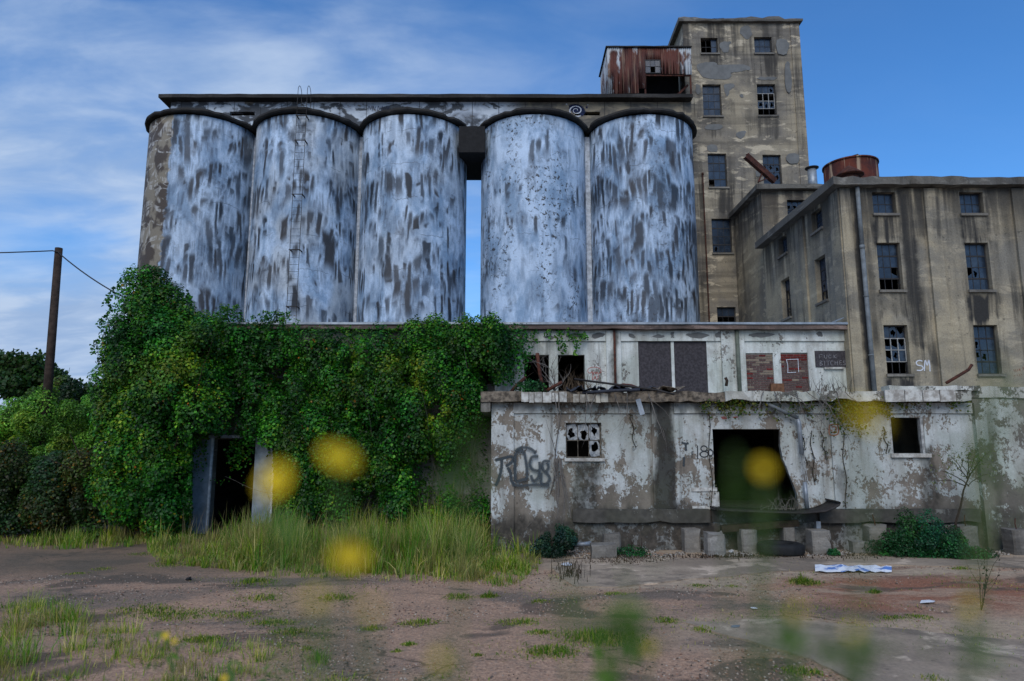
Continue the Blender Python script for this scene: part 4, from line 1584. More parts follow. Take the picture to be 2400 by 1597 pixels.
O = [(a, b, LZ + .2 if i < 2 else LZ + .12, d) for i, (a, b, c, d) in enumerate(O)]
mb = MB()
wall(mb, front(UY), -.35, UX1, LZ, UZT, O, .25)
mb.build('wall', M['shed'], shed)
DH = rect(497, 1030, 596, 1215, UY)
DH = (DH[0], DH[1], 0.02, DH[3])
mb = MB()
wall(mb, front(UY), UX0, -.35, 0, UZT, [DH, rect(1120, 860, 1160, 900, UY)], .25)
mb.build('wall', M['weedwall'], shed)
mb = MB()
mb.box(UX0, UX0 + .25, UY + .25, 26.9, 0, UZT)
mb.box(UX0 + .25, UX1, 26.7, 26.9, 0, UZT)
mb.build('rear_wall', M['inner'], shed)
mb = MB()
mb.rough(UX0 - .2, UX1 - .01, UY - .30, 26.95, UZT + .002, FZT - .05, .35, .010, 21, chip=.03)
mb.build('roof', M['fascia'], shed)
mb = MB()
mb.rough(UX0 - .22, UX1 - .004, UY - .34, 27.0, FZT - .047, FZT + .02, 1.2, .004, 22)
mb.build('roof_flashing', M['zinc'], shed)
mb = MB()
mb.bar((UX1 - .45, UY - .2, FZT + .02), (UX1 - .1, UY - .15, FZT + .17), .25, .02)
mb.build('bent_flashing', M['zinc'], shed)
for u0, u1 in ((1196, 1420), (1456, 1690), (1746, 1984)):
    mb = MB()
    mb.rough(ux(u0), ux(u1), UY - .06, UY + .02, uz(800), UZT - .002, .3, .006, u0)
    mb.build('panel_head', M['shed'], shed)
for u0, u1 in ((1421, 1455), (1691, 1745), (1160, 1195)):
    mb = MB()
    mb.box(ux(u0), ux(u1), UY - .085, UY + .02, LZ, UZT - .003)
    mb.build('pilaster', M['shed'], shed)
mb = MB()
mb.tube([(ux(1440), UY - .12, LZ), (ux(1440), UY - .12, UZT - .01)], .035, 8)
mb.build('downpipe', M['rust'], shed, True)
mb = MB()
mb.tube([(ux(1727), UY - .14, LZ - .1), (ux(1727), UY - .14, UZT - .01)], .062, 8)
mb.build('downpipe', M['greenpipe'], shed, True)
for k in (2, 3):
    a, b_, c, d = O[k]
    mb = MB()
    mb.box(a + .01, b_ - .01, UY + .03, UY + .06, c - .02, d - .012)
    o = mb.build('board', M['board'], shed)
    o['label'] = 'tall dark grey particle board over an opening'
rg = random.Random(12)
for k in (4, 5):
    a, b_, c, d = O[k]
    mb = MB()
    mb.box(a, b_, UY + .05, UY + .22, c, d)
    inf = mb.build('brick_infill', M['mortar'], shed)
    inf['label'] = 'opening bricked up with mostly grey brick' if k == 4 else 'opening bricked up, red bricks in its top courses'
    bl, bh, j = .190, .055, .014
    row, z = 0, d - .045
    protos = {}
    while z - bh > c + .0:
        x = a + .012 - (bl / 2 if row % 2 else 0)
        while x < b_ - .02:
            x0, x1 = max(x, a + .012), min(x + bl, b_ - .012)
            if x1 - x0 > .04:
                rr = rg.random()
                if k == 5 and row < 3:
                    kd = 'brick_red'
                elif rr < (.045 if k == 4 else .10):
                    kd = 'brick_red'
                elif rr < (.34 if k == 4 and row < 9 else .16):
                    kd = 'brick_tan'
                else:
                    kd = 'brick_grey'
                w = round(x1 - x0, 3)
                cpt = Vector(((x0 + x1) / 2, UY + .045 + rg.uniform(-.004, .003), z - bh / 2))
                if (kd, w) in protos:
                    share(protos[kd, w], 'brick', cpt, inf)
                else:
                    q = MB()
                    q.box(-w / 2, w / 2, -.012, .02, -bh / 2, bh / 2)
                    o = q.build('brick', M[kd], inf, origin=(0, 0, 0))
                    WO[o.name] = cpt
                    o.location = cpt - WO[inf.name]
                    protos[kd, w] = o
            x += bl + j
        z -= bh + j
        row += 1
uT = front(UY)
sb = rect(1910, 823, 1986, 861, UY)
mb = MB()
mb.box(sb[0], sb[1] - .03, UY - .03, UY - .005, sb[2], sb[3])
o = mb.build('board', M['board'], shed)
o['label'] = 'small scrawled dark board over an opening'
mb = MB()
mb.box(ux(1929), ux(1975), UY - .09, UY, uz(866), uz(861.5))
mb.build('ledge', M['white_slab'], shed)
Z6 = (1730, 800, 8.418)
FU = [[(1600, 340), (1600, 270), (1650, 265)], [(1600, 305), (1640, 302)], [(1690, 275), (1695, 325), (1725, 340), (1740, 320), (1740, 270)],
      [(1825, 285), (1790, 275), (1775, 305), (1790, 335), (1825, 330)], [(1875, 270), (1880, 340)], [(1925, 265), (1885, 305), (1930, 340)],
      [(1605, 390), (1605, 490)], [(1605, 390), (1645, 405), (1610, 435), (1655, 460), (1605, 490)], [(1690, 395), (1692, 485)],
      [(1730, 395), (1790, 392)], [(1760, 395), (1762, 480)], [(1860, 400), (1825, 395), (1812, 435), (1830, 475), (1865, 470)],
      [(1895, 390), (1898, 475)], [(1945, 390), (1948, 475)], [(1897, 432), (1946, 430)], [(2030, 390), (1990, 395), (1992, 470), (2035, 468)],
      [(1991, 430), (2025, 428)], [(2105, 400), (2065, 395), (2060, 425), (2105, 445), (2095, 470), (2055, 465)]]
graffiti(shed, uT, [on(UY, q, *Z6) for q in FU], .022, M['chalk'], d=-.034)
graffiti(shed, uT, [on(UY, q, *Z6) for q in ([(955, 360), (985, 480), (985, 625)], [(950, 365), (1070, 358), (1195, 355)], [(1185, 355), (1192, 480), (1200, 610)],
                                             [(985, 620), (1080, 615), (1150, 612)])], .026, M['spray_white'], d=.020)
Z7 = (1180, 800, 6.203)
graffiti(shed, uT, [on(UY, q, *Z7) for q in ([(1260, 470), (1225, 440), (1245, 395), (1320, 378), (1395, 395), (1420, 440), (1390, 470)],
                                             [(1260, 470), (1290, 445), (1300, 475), (1325, 448), (1340, 475), (1360, 450), (1375, 475), (1395, 465)],
                                             [(1300, 475), (1295, 565)], [(1375, 475), (1375, 530), (1355, 560)],
                                             [(1295, 565), (1320, 545), (1330, 505), (1340, 545), (1358, 560)])], .024, M['spray_red'])
Z5b = (1100, 740, 2.562)
for pts in ([(945, 108), (985, 112), (1002, 140), (965, 135)], [(1085, 130), (1140, 112), (1180, 125), (1150, 138)], [(1205, 105), (1225, 100), (1230, 135), (1207, 133)],
            [(1290, 110), (1380, 100), (1450, 120), (1400, 138), (1310, 132)], [(1465, 105), (1540, 98), (1548, 130), (1480, 135)],
            [(1660, 112), (1760, 108), (1850, 112), (1770, 132), (1690, 130)], [(2070, 105), (2110, 98), (2122, 128), (2085, 130)],
            [(730, 120), (775, 102), (820, 108), (790, 135), (735, 138)], [(440, 125), (520, 128), (500, 145), (455, 140)], [(570, 112), (690, 108), (680, 130), (590, 135)]):
    patch(shed, UY, pts, Z5b, M['patch'], .068, 'bare_plaster_patch')
mb = MB()
mb.box(ux(1800), ux(1830), UY - .14, UY - .02, uz(922), uz(900))
cl_ = mb.build('terracotta_block', M['clay'])
tag(cl_, 'brown terracotta block on the roof between the bricked openings', 'block')
M['door'] = plain('blue_grey_door_paint', (.24, .29, .34), .6, .35, 2.5)
# open double doors in the vines
for u0, u1, lab in ((447, 497, 'left grey steel leaf'), (597, 643, 'right grey steel leaf, part flower-hidden')):
    a, b_ = P(u0, 1100, UY - .25), P(u1, 1100, UY - .25)
    mb = MB()
    mb.box(a.x, b_.x, UY - .30, UY - .26, .05, P(500, 1026, UY - .25).z)
    d_ = mb.build('door', M['door'], shed)
    d_['label'] = lab
    q = MB()
    xe = b_.x
    q.box(xe - .05, xe + .01, UY - .315, UY - .245, .05, P(500, 1025, UY - .25).z)
    q.build('edge_channel', M['strip'], d_)
mb = MB()
mb.box(ux(440), ux(600), UY - .35, UY - .2, P(500, 1027, UY - .3).z, P(500, 1020, UY - .3).z)
mb.build('door_track', M['zinc'], shed)
mb = MB()
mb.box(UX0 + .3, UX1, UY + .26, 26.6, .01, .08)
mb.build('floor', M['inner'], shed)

# ------------------------------------------------------------------ loading dock building
DY = 17.5
dxx = lambda u, v=1060: P(u, v, DY).x
dz = lambda v, u=1500: P(u, v, DY).z
DX0, DX1 = dxx(1152), 19.0
RZ0, RZ1 = P(1300, 943, DY - .3).z, P(1300, 918, DY - .3).z
dock = thing('loading_dock_building', (4, DY, 0), 'low flat roofed loading dock building with peeling white paint', 'building')
ST = [(dxx(1527), dxx(1580), .9, RZ0 + .3, .10, .93), (dxx(1345), dxx(1405), .9, dz(1085), .12, .88), (dxx(1340), dxx(1660), .7, 1.05, .10, .75),
      (dxx(1140), dxx(2600), -.5, .80, .14, .86), (dxx(1900), dxx(2400), .6, 1.0, .25, .6), (dxx(2155), dxx(2190), .9, dz(1040), .12, .8),
      (dxx(1140), dxx(1480), dz(965), RZ0 + .3, .08, .45), (dxx(1480), dxx(1700), dz(966), RZ0 + .3, .10, .6), (dxx(1960), dxx(1985), dz(1190), dz(1100), .15, .6)]
M['dock'] = peel('dock_paint', .525, ST, 1.0, (.55, .58, .575), (.22, .19, .155), 0.6, .12)
M['dock_right'] = peel('dock_paint_right', .50, [(dxx(2100), 20, -.5, .85, .2, .7), (dxx(2312), dxx(2340), .9, 3.4, .15, .45)], 1.5, (.52, .56, .52), (.20, .185, .155), 3.0, .35)
w1_ = rect(1326, 991, 1410, 1074, DY)
w2_ = rect(2087, 979, 2167, 1063, DY)
FLZ = dz(1194)
dr = (dxx(1672), dxx(1876, 1190), FLZ, dz(1006))
mb = MB()
wall(mb, front(DY), DX0, dxx(2288), 0, RZ0, [w1_, w2_, dr], .28)
mb.build('wall', M['dock'], dock)
mb = MB()
wall(mb, front(DY - .05), dxx(2288), DX1, 0, RZ0 + .12, [], .28)
mb.build('wall', M['dock_right'], dock)
mb = MB()
mb.box(DX0, DX0 + .28, DY + .28, UY - .01, 0, RZ0)
mb.build('side_wall', M['dock'], dock)
# broken jamb right of the door
pl = [(1829, 1004), (1831, 1045), (1836, 1078), (1846, 1096), (1852, 1112), (1860, 1135), (1866, 1160), (1870, 1194)]
w_ = [P(u, v, DY) for u, v in pl]
rg = random.Random(4)
w_ = [Vector((p.x + rg.uniform(-.03, .03), DY, min(p.z, dr[3] - .001))) for p in w_]
w_[0].z = dr[3]
w_[-1].z = dr[2]
ring = [(p.x, p.z) for p in w_] + [(dr[1] - .001, dr[2]), (dr[1] - .001, dr[3])]
n = len(ring)
mb = MB()
mb.add([(x, DY + .002, z) for x, z in ring] + [(x + (.06 if i < 8 else 0), DY + .27, z) for i, (x, z) in enumerate(ring)],
       [tuple(range(n)), tuple(range(2 * n - 1, n - 1, -1))] + [(i, n + i, n + (i + 1) % n, (i + 1) % n) for i in range(n)])
mb.build('broken_jamb', M['dock'], dock)
# head band, pilasters, plinth
for (u0, u1) in ((1204, 1526), (1582, 1985), (1988, 2286)):
    mb = MB()
    mb.rough(dxx(u0), dxx(u1), DY - .055, DY + .02, dz(969), RZ0 - .003, .3, .008, u0)
    mb.build('head_band', M['dock'], dock)
for (u0, u1, d_) in ((1152, 1204, .06), (1529, 1579, .03), (1948, 1985, .05)):
    mb = MB()
    mb.box(dxx(u0) - (.004 if u0 == 1152 else 0), dxx(u1), DY - d_ - .012, DY + .02, .0 if u0 == 1152 else 1.0, RZ0 - .004)
    mb.build('pilaster', M['dock'], dock)
mb = MB()
mb.box(dxx(2286), dxx(2313), DY - .13, DY + .1, .0, RZ0 - .01)
mb.build('pilaster', M['dock_right'], dock)
M['plinth'] = peel('plinth_paint', .40, [(-2, 20, -.5, 1.5, .2, .72)], None, (.5, .5, .46), (.15, .14, .12), 5.0, .08)
for (u0, u1) in ((1342, 1660), (1915, 2288)):
    mb = MB()
    mb.rough(dxx(u0, 1210), dxx(u1, 1210), DY - .16, DY + .05, P(1500, 1226, DY - .16).z, FLZ + .015, .3, .012, u0, chip=.04)
    mb.build('plinth', M['plinth'], dock)
mb = MB()
mb.box(dxx(1661), dxx(1914), DY - .05, DY + .05, FLZ - .3, FLZ - .005)
mb.build('dock_sill', M['plinth'], dock)
mb = MB()
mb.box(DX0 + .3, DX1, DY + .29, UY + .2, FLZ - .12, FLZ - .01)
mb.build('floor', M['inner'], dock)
mb = MB()
rgv = random.Random(3)
mb.rough(dxx(1128, 930), dxx(1690, 930), DY - .32, UY - .01, RZ0 + .002, RZ1, .22, .018, 31, chip=.05)
mb.build('roof', M['wood_rot'], dock)
mb = MB()
mb.rough(dxx(1690, 930) + .002, dxx(2255, 930), DY - .36, UY - .01, RZ0 + .022, RZ1 + .01, .22, .016, 32, chip=.08)
M['slab_white'] = peel('roof_edge_paint', .53, [], None, (.60, .60, .55), (.16, .15, .13), 7.0, .2)
mb.build('roof', M['slab_white'], dock)
mb = MB()
mb.rough(dxx(2256, 930), DX1, DY - .10, UY - .25, RZ0 + .125, RZ1 + .14, .3, .014, 33, chip=.04)
mb.build('roof', M['slab_white'], dock)
mb = MB()
mb.rough(dxx(1128, 950), dxx(1150, 950), DY - .28, UY - .1, RZ0 - .24, RZ0 - .002, .1, .01, 34)
mb.build('eave_beam', M['cornice'], dock)
# flaking edge pieces
u = 1222
rg = random.Random(9)
while u < 1420:
    w = rg.uniform(12, 26)
    if not 1312 < u < 1338:
        a, b_ = P(u, 930, DY - .36), P(u + w - 1.5, 930, DY - .36)
        q = MB()
        top = RZ1 - .02 - (.05 if u > 1338 else 0) + rg.uniform(-.015, .01)
        q.rough(a.x, b_.x, DY - .37 + rg.uniform(-.01, .01), DY - .325, RZ0 - .01 + rg.uniform(-.01, .02), top, .07, .008, int(u))
        q.build('edge_tile', M['white_slab'] if u < 1330 else M['fold_tile'], dock)
    u += w
pc = [(2073, 2118), (2120, 2160), (2162, 2200), (2202, 2238)]
for k, (u0, u1) in enumerate(pc):
    a, b_ = P(u0, 920, DY - .4), P(u1, 920, DY - .4)
    q = MB()
    q.rough(a.x, b_.x, DY - .42, DY - .37, RZ0 + .01, RZ1 + .03, .2, .012, 300 + k)
    q.build('edge_tile', M['white_slab'], dock)
mb = MB()
mb.rough(dxx(2075, 905), dxx(2285, 905), DY - .2, DY + .2, RZ1 + .015, RZ1 + .16, .2, .02, 35, chip=.05)
mb.build('parapet', M['slab_white'], dock)
# windows
mb = MB()
lw = window(dock, front(DY), w1_, 3, 2, 'hhh ..h', .10, True, gmat=M['glass_pale'], fmat=plain('rotten_sash', (.16, .14, .11), .9, .6, 12), seed=91,
            sillmat=M['white_slab'], label='small sash with broken whitewashed panes')
mb = MB()
mb.box(w2_[0] - .05, w2_[1] + .08, DY - .09, DY + .1, w2_[2] - .1, w2_[2] - .004)
mb.build('sill', M['white_slab'], dock)
mb = MB()
mb.box(w2_[1] - .07, w2_[1] - .005, DY + .02, DY + .12, w2_[2], w2_[3])
mb.build('window_jamb', M['frame_white'], dock)
mb = MB()
mb.box(w2_[0] + .005, w2_[0] + .05, DY + .02, DY + .12, w2_[2], w2_[3])
mb.build('window_jamb', M['frame_white'], dock)
dT = front(DY)
Z8 = (1150, 1020, 11.2)
ROS = [[(120, 660), (330, 610), (555, 565), (570, 690), (400, 820)], [(290, 640), (285, 850), (230, 1100), (130, 1330)], [(440, 850), (520, 980), (540, 1180), (610, 1300)],
       [(650, 470), (635, 800), (660, 1185), (800, 1180), (945, 1140)], [(945, 1140), (945, 850), (905, 600), (880, 470), (760, 400), (650, 450)],
       [(640, 430), (760, 345), (920, 325), (1080, 380), (1190, 480)], [(1250, 560), (1080, 580), (1020, 760), (1100, 900), (1260, 960), (1230, 1130), (1110, 1200), (1055, 1050)],
       [(1560, 690), (1390, 690), (1345, 820), (1420, 960), (1510, 850), (1480, 720)], [(1330, 980), (1320, 1250), (1460, 1270), (1545, 1130), (1450, 970)],
       [(570, 1300), (800, 1330), (1100, 1300), (1540, 1310)], [(1270, 700), (1290, 850), (1250, 960)]]
graffiti(dock, dT, [on(DY, q, *Z8) for q in ROS], .115, M['spray_grey'], d=-.078)
Z9 = (1120, 900, 3.564)
loop = lambda cx, cy, rx, ry: [(cx + rx * math.cos(t), cy - ry * math.sin(t)) for t in np.linspace(1.2, 1.2 + 2 * math.pi, 12)]
graffiti(dock, dT, [on(DY, q, *Z9) for q in ([(1833, 515), (1835, 570), (1834, 630)], loop(1888, 540, 26, 22), loop(1890, 588, 32, 24), loop(1942, 575, 20, 26), [(1942, 540), (1950, 560)],
                                             [(1787, 565), (1788, 595)], [(1788, 608), (1789, 614)])], .042, M['spray_black'], d=-.01)
graffiti(dock, dT, [on(DY, q, *Z9) for q in ([(1700, 490), (1735, 500), (1760, 495)], [(1735, 500), (1738, 560)], [(1722, 610), (1718, 690)])], .085, M['spray_grey'], d=-.01)
ZA = (1640, 880, 4.61)
graffiti(dock, dT, [on(DY, q, *ZA) for q in ([(230, 455), (290, 450)], [(240, 470), (290, 468)], [(360, 455), (410, 450)])], .04, M['spray_red'], d=-.012)
graffiti(dock, dT, [on(DY, q, *ZA) for q in ([(1388, 540), (1475, 535), (1478, 635), (1390, 640), (1388, 540)], [(1410, 560), (1455, 560), (1455, 615), (1412, 615)],
                                             [(1400, 590), (1415, 600)])], .05, spray('rust_stencil', (.30, .13, .07), .9, .36), d=-.07)
# strap hinges, left jamb
for v in (1148, 1191):
    mb = MB()
    mb.box(dxx(1617), dxx(1676), DY - .03, DY - .005, dz(v + 4), dz(v - 5))
    mb.build('strap_hinge', M['white_slab'], dock)
mb = MB()
mb.box(dxx(1660), dxx(1680), DY - .028, DY - .006, dz(1187), dz(1153))
mb.build('strap_hinge', M['white_slab'], dock)

# downspout: crooked upper length, upright lower length
dsp = thing('downspout', P(1890, 1192, DY - .15), 'bent grey metal downspout hanging beside the dock door', 'downspout')
mb = MB()
q = [P(1795, 945, DY - .25), P(1830, 962, DY - .2), P(1870, 980, DY - .16)]
mb.tube(q, .05, 8)
mb.build('slanting_pipe', M['pipe'], dsp, True)
mb = MB()
mb.tube([P(1870, 982, DY - .16), P(1873, 996, DY - .15), P(1879, 1065, DY - .14)], .055, 8)
mb.build('upper_pipe', M['zinc'], dsp, True)
for k, du in enumerate((0, 5, 9)):
    mb = MB()
    mb.tube([P(1875 + du, 1063, DY - .14), P(1884 + du, 1128, DY - .13)], .011, 4)
    mb.build('torn_strip', M['frame_white'], dsp)
mb = MB()
mb.tube([P(1886, 1130, DY - .13), P(1892, 1192, DY - .13)], .05, 8)
mb.build('lower_pipe', M['zinc'], dsp, True)
hp = thing('torn_gutter', P(1500, 972, DY - .4), 'short torn metal gutter piece hanging from the roof edge', 'gutter')
mb = MB()
a, b_ = P(1495, 936, DY - .42), P(1506, 972, DY - .45)
mb.bar(a, b_, .12, .012, (0, 1, .2))
mb.bar(a + Vector((.05, .03, 0)), b_ + Vector((.03, .03, 0)), .012, .07, (0, 1, .2))
mb.build('strip', M['zinc'], hp)

# dock plate with curled end
dp = thing('dock_plate', (dxx(1800), DY - .5, FLZ), 'dark rusty steel dock plate with curled right end below the door', 'dock plate')
prof = [P(1668, 1191, DY - .2), P(1700, 1196, DY - .5), P(1800, 1201, DY - .6), P(1880, 1203, DY - .6), P(1930, 1199, DY - .6), P(1952, 1191, DY - .6), P(1963, 1184, DY - .6), P(1966, 1178, DY - .6), P(1960, 1176, DY - .6)]
V, F = [], []
for p in prof:
    zt = p.z + .02
    V += [(p.x, DY - .70, zt), (p.x, DY + .05, zt + .02), (p.x, DY + .05, zt - .015), (p.x, DY - .70, zt - .035)]
k = len(prof)
for i in range(k - 1):
    for j in range(4):
        F.append((i * 4 + j, i * 4 + (j + 1) % 4, (i + 1) * 4 + (j + 1) % 4, (i + 1) * 4 + j))
F += [(0, 1, 2, 3), ((k - 1) * 4 + 3, (k - 1) * 4 + 2, (k - 1) * 4 + 1, (k - 1) * 4)]
mb = MB()
mb.add(V, F)
mb.build('plate', M['steel_dark'], dp, True)
for (u0, v0, u1, v1, w, h, lab) in ((1690, 1240, 1870, 1226, .12, .16, 'dark timber beam lying under the dock plate'),
                                    (1676, 1252, 1742, 1231, .06, .07, 'short loose timber poking out left under the dock plate')):
    q = MB()
    q.bar(P(u0, v0, DY - .35), P(u1, v1, DY - .3), w, h)
    o = q.build('timber', M['wood'])
    tag(o, lab, 'timber', 'timbers under the dock plate')
mb = MB()
mb.box(dxx(1890), dxx(1900), DY - .3, DY - .2, P(1895, 1262, DY - .25).z, P(1895, 1222, DY - .25).z)
o = mb.build('steel_angle', M['zinc'])
tag(o, 'short pale steel angle upright under the dock plate', 'steel angle')

# ------------------------------------------------------------------ concrete stubs in front of the dock
STUB = [(1605, 1241, 1642, 1284, 17.1, 'concrete stub against the plinth left of the door', .3),
        (1659, 1250, 1700, 1301, 16.6, 'pale chipped concrete stub with white litter at its foot', .32),
        (1738, 1242, 1775, 1292, 16.9, 'concrete stub standing just left of the tyre', .3),
        (1837, 1237, 1864, 1279, 17.1, 'narrow concrete stub behind the tyre', .26),
        (1904, 1245, 1948, 1298, 16.7, 'clean square concrete stub just right of the tyre', .36),
        (2038, 1232, 2080, 1280, 17.1, 'concrete stub with bent rod on top, left of the vine mound', .3),
        (2199, 1232, 2233, 1271, 17.2, 'concrete stub at the foot of the young tree', .28),
        (2253, 1234, 2293, 1300, 16.7, 'tall round-edged concrete stub right of the vine mound', .34),
        (2374, 1242, 2412, 1303, 16.7, 'concrete stub at the right edge of the picture', .34),
        (1416, 1252, 1455, 1293, 16.8, 'stub with jagged broken top behind the concrete block', .3)]
for k, (u0, v0, u1, v1, Y, lab, dep) in enumerate(STUB):
    rg = random.Random(200 + k)
    a, b_ = P(u0, v0, Y), P(u1, v0, Y)
    zb = -.05
    x0, x1, y0, y1 = a.x, b_.x, Y, Y + dep + .1
    rings = []
    nz = 5
    for i in range(nz + 1):
        z = zb + (a.z - zb) * i / nz
        r_ = []
        cham = .03 + (.01 if i else 0)
        for (x, y) in ((x0 + cham, y0), (x1 - cham, y0), (x1, y0 + cham), (x1, y1 - cham), (x1 - cham, y1), (x0 + cham, y1), (x0, y1 - cham), (x0, y0 + cham)):
            jit = .006 if i < nz else .02
            top = rg.uniform(-.05, .03) if (i == nz and k in (1, 9, 5)) else (rg.uniform(-.012, .008) if i == nz else 0)
            tp = .02 * (1 - i / nz)
            cx, cy = (x0 + x1) / 2, (y0 + y1) / 2
            r_.append((cx + (x - cx) * (1 + tp) + rg.uniform(-jit, jit), cy + (y - cy) * (1 + tp) + rg.uniform(-jit, jit), z + top))
        rings.append(r_)
    V = [p for r_ in rings for p in r_]
    F = [(i * 8 + j, i * 8 + (j + 1) % 8, (i + 1) * 8 + (j + 1) % 8, (i + 1) * 8 + j) for i in range(nz) for j in range(8)]
    F.append(tuple(nz * 8 + j for j in range(8)))
    t = thing('concrete_stub', ((x0 + x1) / 2, Y, 0), lab, 'concrete stub', 'concrete stubs along the dock')
    mb = MB()
    mb.add(V, F)
    mb.build('shaft', M['rock'] if k == 1 else M['stub'], t)
    if k in (5, 7, 8):
        q = MB()
        q.tube([((x0 + x1) / 2, Y + .15, a.z - .02), ((x0 + x1) / 2 - .02, Y + .15, a.z + .12), ((x0 + x1) / 2 - .05 * (k == 5), Y + .15, a.z + .25)], .012, 5)
        q.build('rod', M['rust'], t)


def rubble(name, u0, v0, u1, v1, Y, mat, label, cat, dep=.35, seed=0, group=None):
    rg = random.Random(seed)
    a, b_ = P(u0, v0, Y), P(u1, v0, Y)
    V = []
    zb = -.03
    for z, j in ((zb, .02), (zb + (a.z - zb) * .6, .015), (a.z, .02)):
        for (x, y) in ((a.x, Y), ((a.x + b_.x) / 2, Y - .01), (b_.x, Y), (b_.x, Y + dep), (a.x, Y + dep)):
            V.append((x + rg.uniform(-j, j), y + rg.uniform(-j, j), z + rg.uniform(-j, j)))
    F = [(i * 5 + j, i * 5 + (j + 1) % 5, (i + 1) * 5 + (j + 1) % 5, (i + 1) * 5 + j) for i in range(2) for j in range(5)] + [(10, 11, 12, 13, 14)]
    mb = MB()
    mb.add(V, F)
    o = mb.build(name, mat)
    return tag(o, label, cat, group)


rubble('concrete_block', 1387, 1277, 1445, 1308, 16.2, M['stub'], 'low wide concrete block on the ground in front of the jagged stub', 'concrete block', .3, 1)
rubble('broken_block', 1998, 1270, 2026, 1297, 16.9, M['rock'], 'small broken pale concrete chunk between two stubs', 'concrete block', .2, 2)
rubble('broken_block', 2024, 1272, 2050, 1297, 16.95, M['stub'], 'low flat concrete chunk right of the small pale chunk', 'concrete block', .25, 3)

# tyre lying flat
ty = P(1837, 1292, 16.55)
tyre = thing('truck_tyre', (ty.x, 16.75, 0), 'old black truck tyre lying flat before the dock', 'tyre')
mb = MB()
ro, ri, hh = .54, .29, .27
prof = [(ri, .03), (ri + .03, .0), (ro - .10, -.0), (ro - .02, .03), (ro, .07), (ro, hh - .07), (ro - .02, hh - .03), (ro - .10, hh), (ri + .03, hh), (ri, hh - .03)]
V, F = [], []
n = 56
for i in range(n):
    t = 2 * math.pi * i / n
    for (r_, z) in prof:
        tr_ = -.014 if (i % 4 == 0 and r_ > ro - .03) else 0
        V.append((ty.x + (r_ + tr_) * math.sin(t), 16.75 - (r_ + tr_) * math.cos(t), z + .01))
k = len(prof)
for i in range(n):
    i2 = (i + 1) % n
    for j in range(k):
        F.append((i * k + j, i2 * k + j, i2 * k + (j + 1) % k, i * k + (j + 1) % k))
mb.add(V, F)
mb.build('carcass', M['rubber'], tyre, True)


# ------------------------------------------------------------------ litter
def sheet(name, pts, mat, label, cat, thick=.012, wob=.02, seed=0, group=None):
    rg = random.Random(seed)
    n = len(pts)
    top = [(p.x, p.y, gz(p.x, p.y) + .02 + rg.uniform(0, wob)) for p in pts]
    c = (sum(p[0] for p in top) / n, sum(p[1] for p in top) / n, sum(p[2] for p in top) / n + wob * .6)
    V = top + [c] + [(x, y, z - thick) for x, y, z in top]
    F = [(i, (i + 1) % n, n) for i in range(n)] + [tuple(range(2 * n, n, -1))] + [(i, n + 1 + i, n + 1 + (i + 1) % n, (i + 1) % n) for i in range(n)]
    mb = MB()
    mb.add(V, F)
    return tag(mb.build(name, mat), label, cat, group)


mb = MB()
us = np.linspace(1911, 2091, 15)
rg = random.Random(66)
V = []
for i, u in enumerate(us):
    a, b_ = G(u, 1349 + rg.uniform(-1.5, 1.5)), G(u, 1339 + rg.uniform(-1.5, 1.5) + .03 * (u - 1911) * .8)
    za, zb = gz(a.x, a.y) + .03 + rg.uniform(0, .04), gz(b_.x, b_.y) + .06 + rg.uniform(0, .06)
    V += [(a.x, a.y, za), (b_.x, b_.y, zb), (b_.x, b_.y, zb - .012), (a.x, a.y, za - .012)]
mb.add(V, [(i * 4 + k, (i + 1) * 4 + k, (i + 1) * 4 + (k + 1) % 4, i * 4 + (k + 1) % 4) for i in range(14) for k in range(4)] + [(0, 1, 2, 3), (59, 58, 57, 56)])


def sheet_mat():
    m, n, b = new_mat('white_blue_plastic')
    w = n.noise(n.vmul(pos(n), (3, 5, 5)), 1.0, 5, .65)
    c = n.mix(n.step(w, .52, .60), (.74, .78, .84), (.10, .22, .55))
    link(n, c, b.inputs['Base Color'])
    b.inputs['Roughness'].default_value = .4
    return m


tag(mb.build('plastic_sheet', sheet_mat()), 'long white and blue plastic sheet lying crumpled on the yard', 'plastic sheet')
for k, (u, v, w, h, lab) in enumerate(((1328, 1328, 26, 8, 'crumpled white paper at the right end of the tall grass'), (2174, 1411, 36, 7, 'white paper scrap on the red clay ground'),
                                       (1683, 1297, 24, 12, 'crumpled white bag at the foot of the chipped stub'), (1714, 1294, 14, 7, 'small white scrap right of the chipped stub'),
                                       (1768, 1433, 18, 4, 'thin pale strip of litter on the tarmac'), (1724, 1474, 22, 5, 'grey strip of litter at the slab edge'))):
    pts = [G(u + w * dx_, v + h * dy_) for dx_, dy_ in ((-.5, .3), (-.1, .5), (.4, .35), (.5, -.2), (.1, -.5), (-.4, -.3))]
    sheet('paper_scrap', pts, M['paper'] if k != 5 else M['zinc'], lab, 'litter', .006, .05 if k in (0, 2) else .02, k, 'litter on the yard')
sheet('black_rag', [G(441 + 7 * a, 1361 + 3 * b) for a, b in ((-1, .5), (.2, 1), (1, .4), (1, -.6), (-.4, -1))], M['black'], 'small black scrap on the tarmac at left', 'litter', .02, .03, 8, 'litter on the yard')
mb = MB()
q0, q1 = P(1345, 1278, 16.9), P(1385, 1274, 16.9)
mb.tube([q0, q1], .055, 8)
tag(mb.build('pipe_offcut', M['zinc'], None, True), 'pale pipe offcut lying left of the jagged stub', 'pipe')

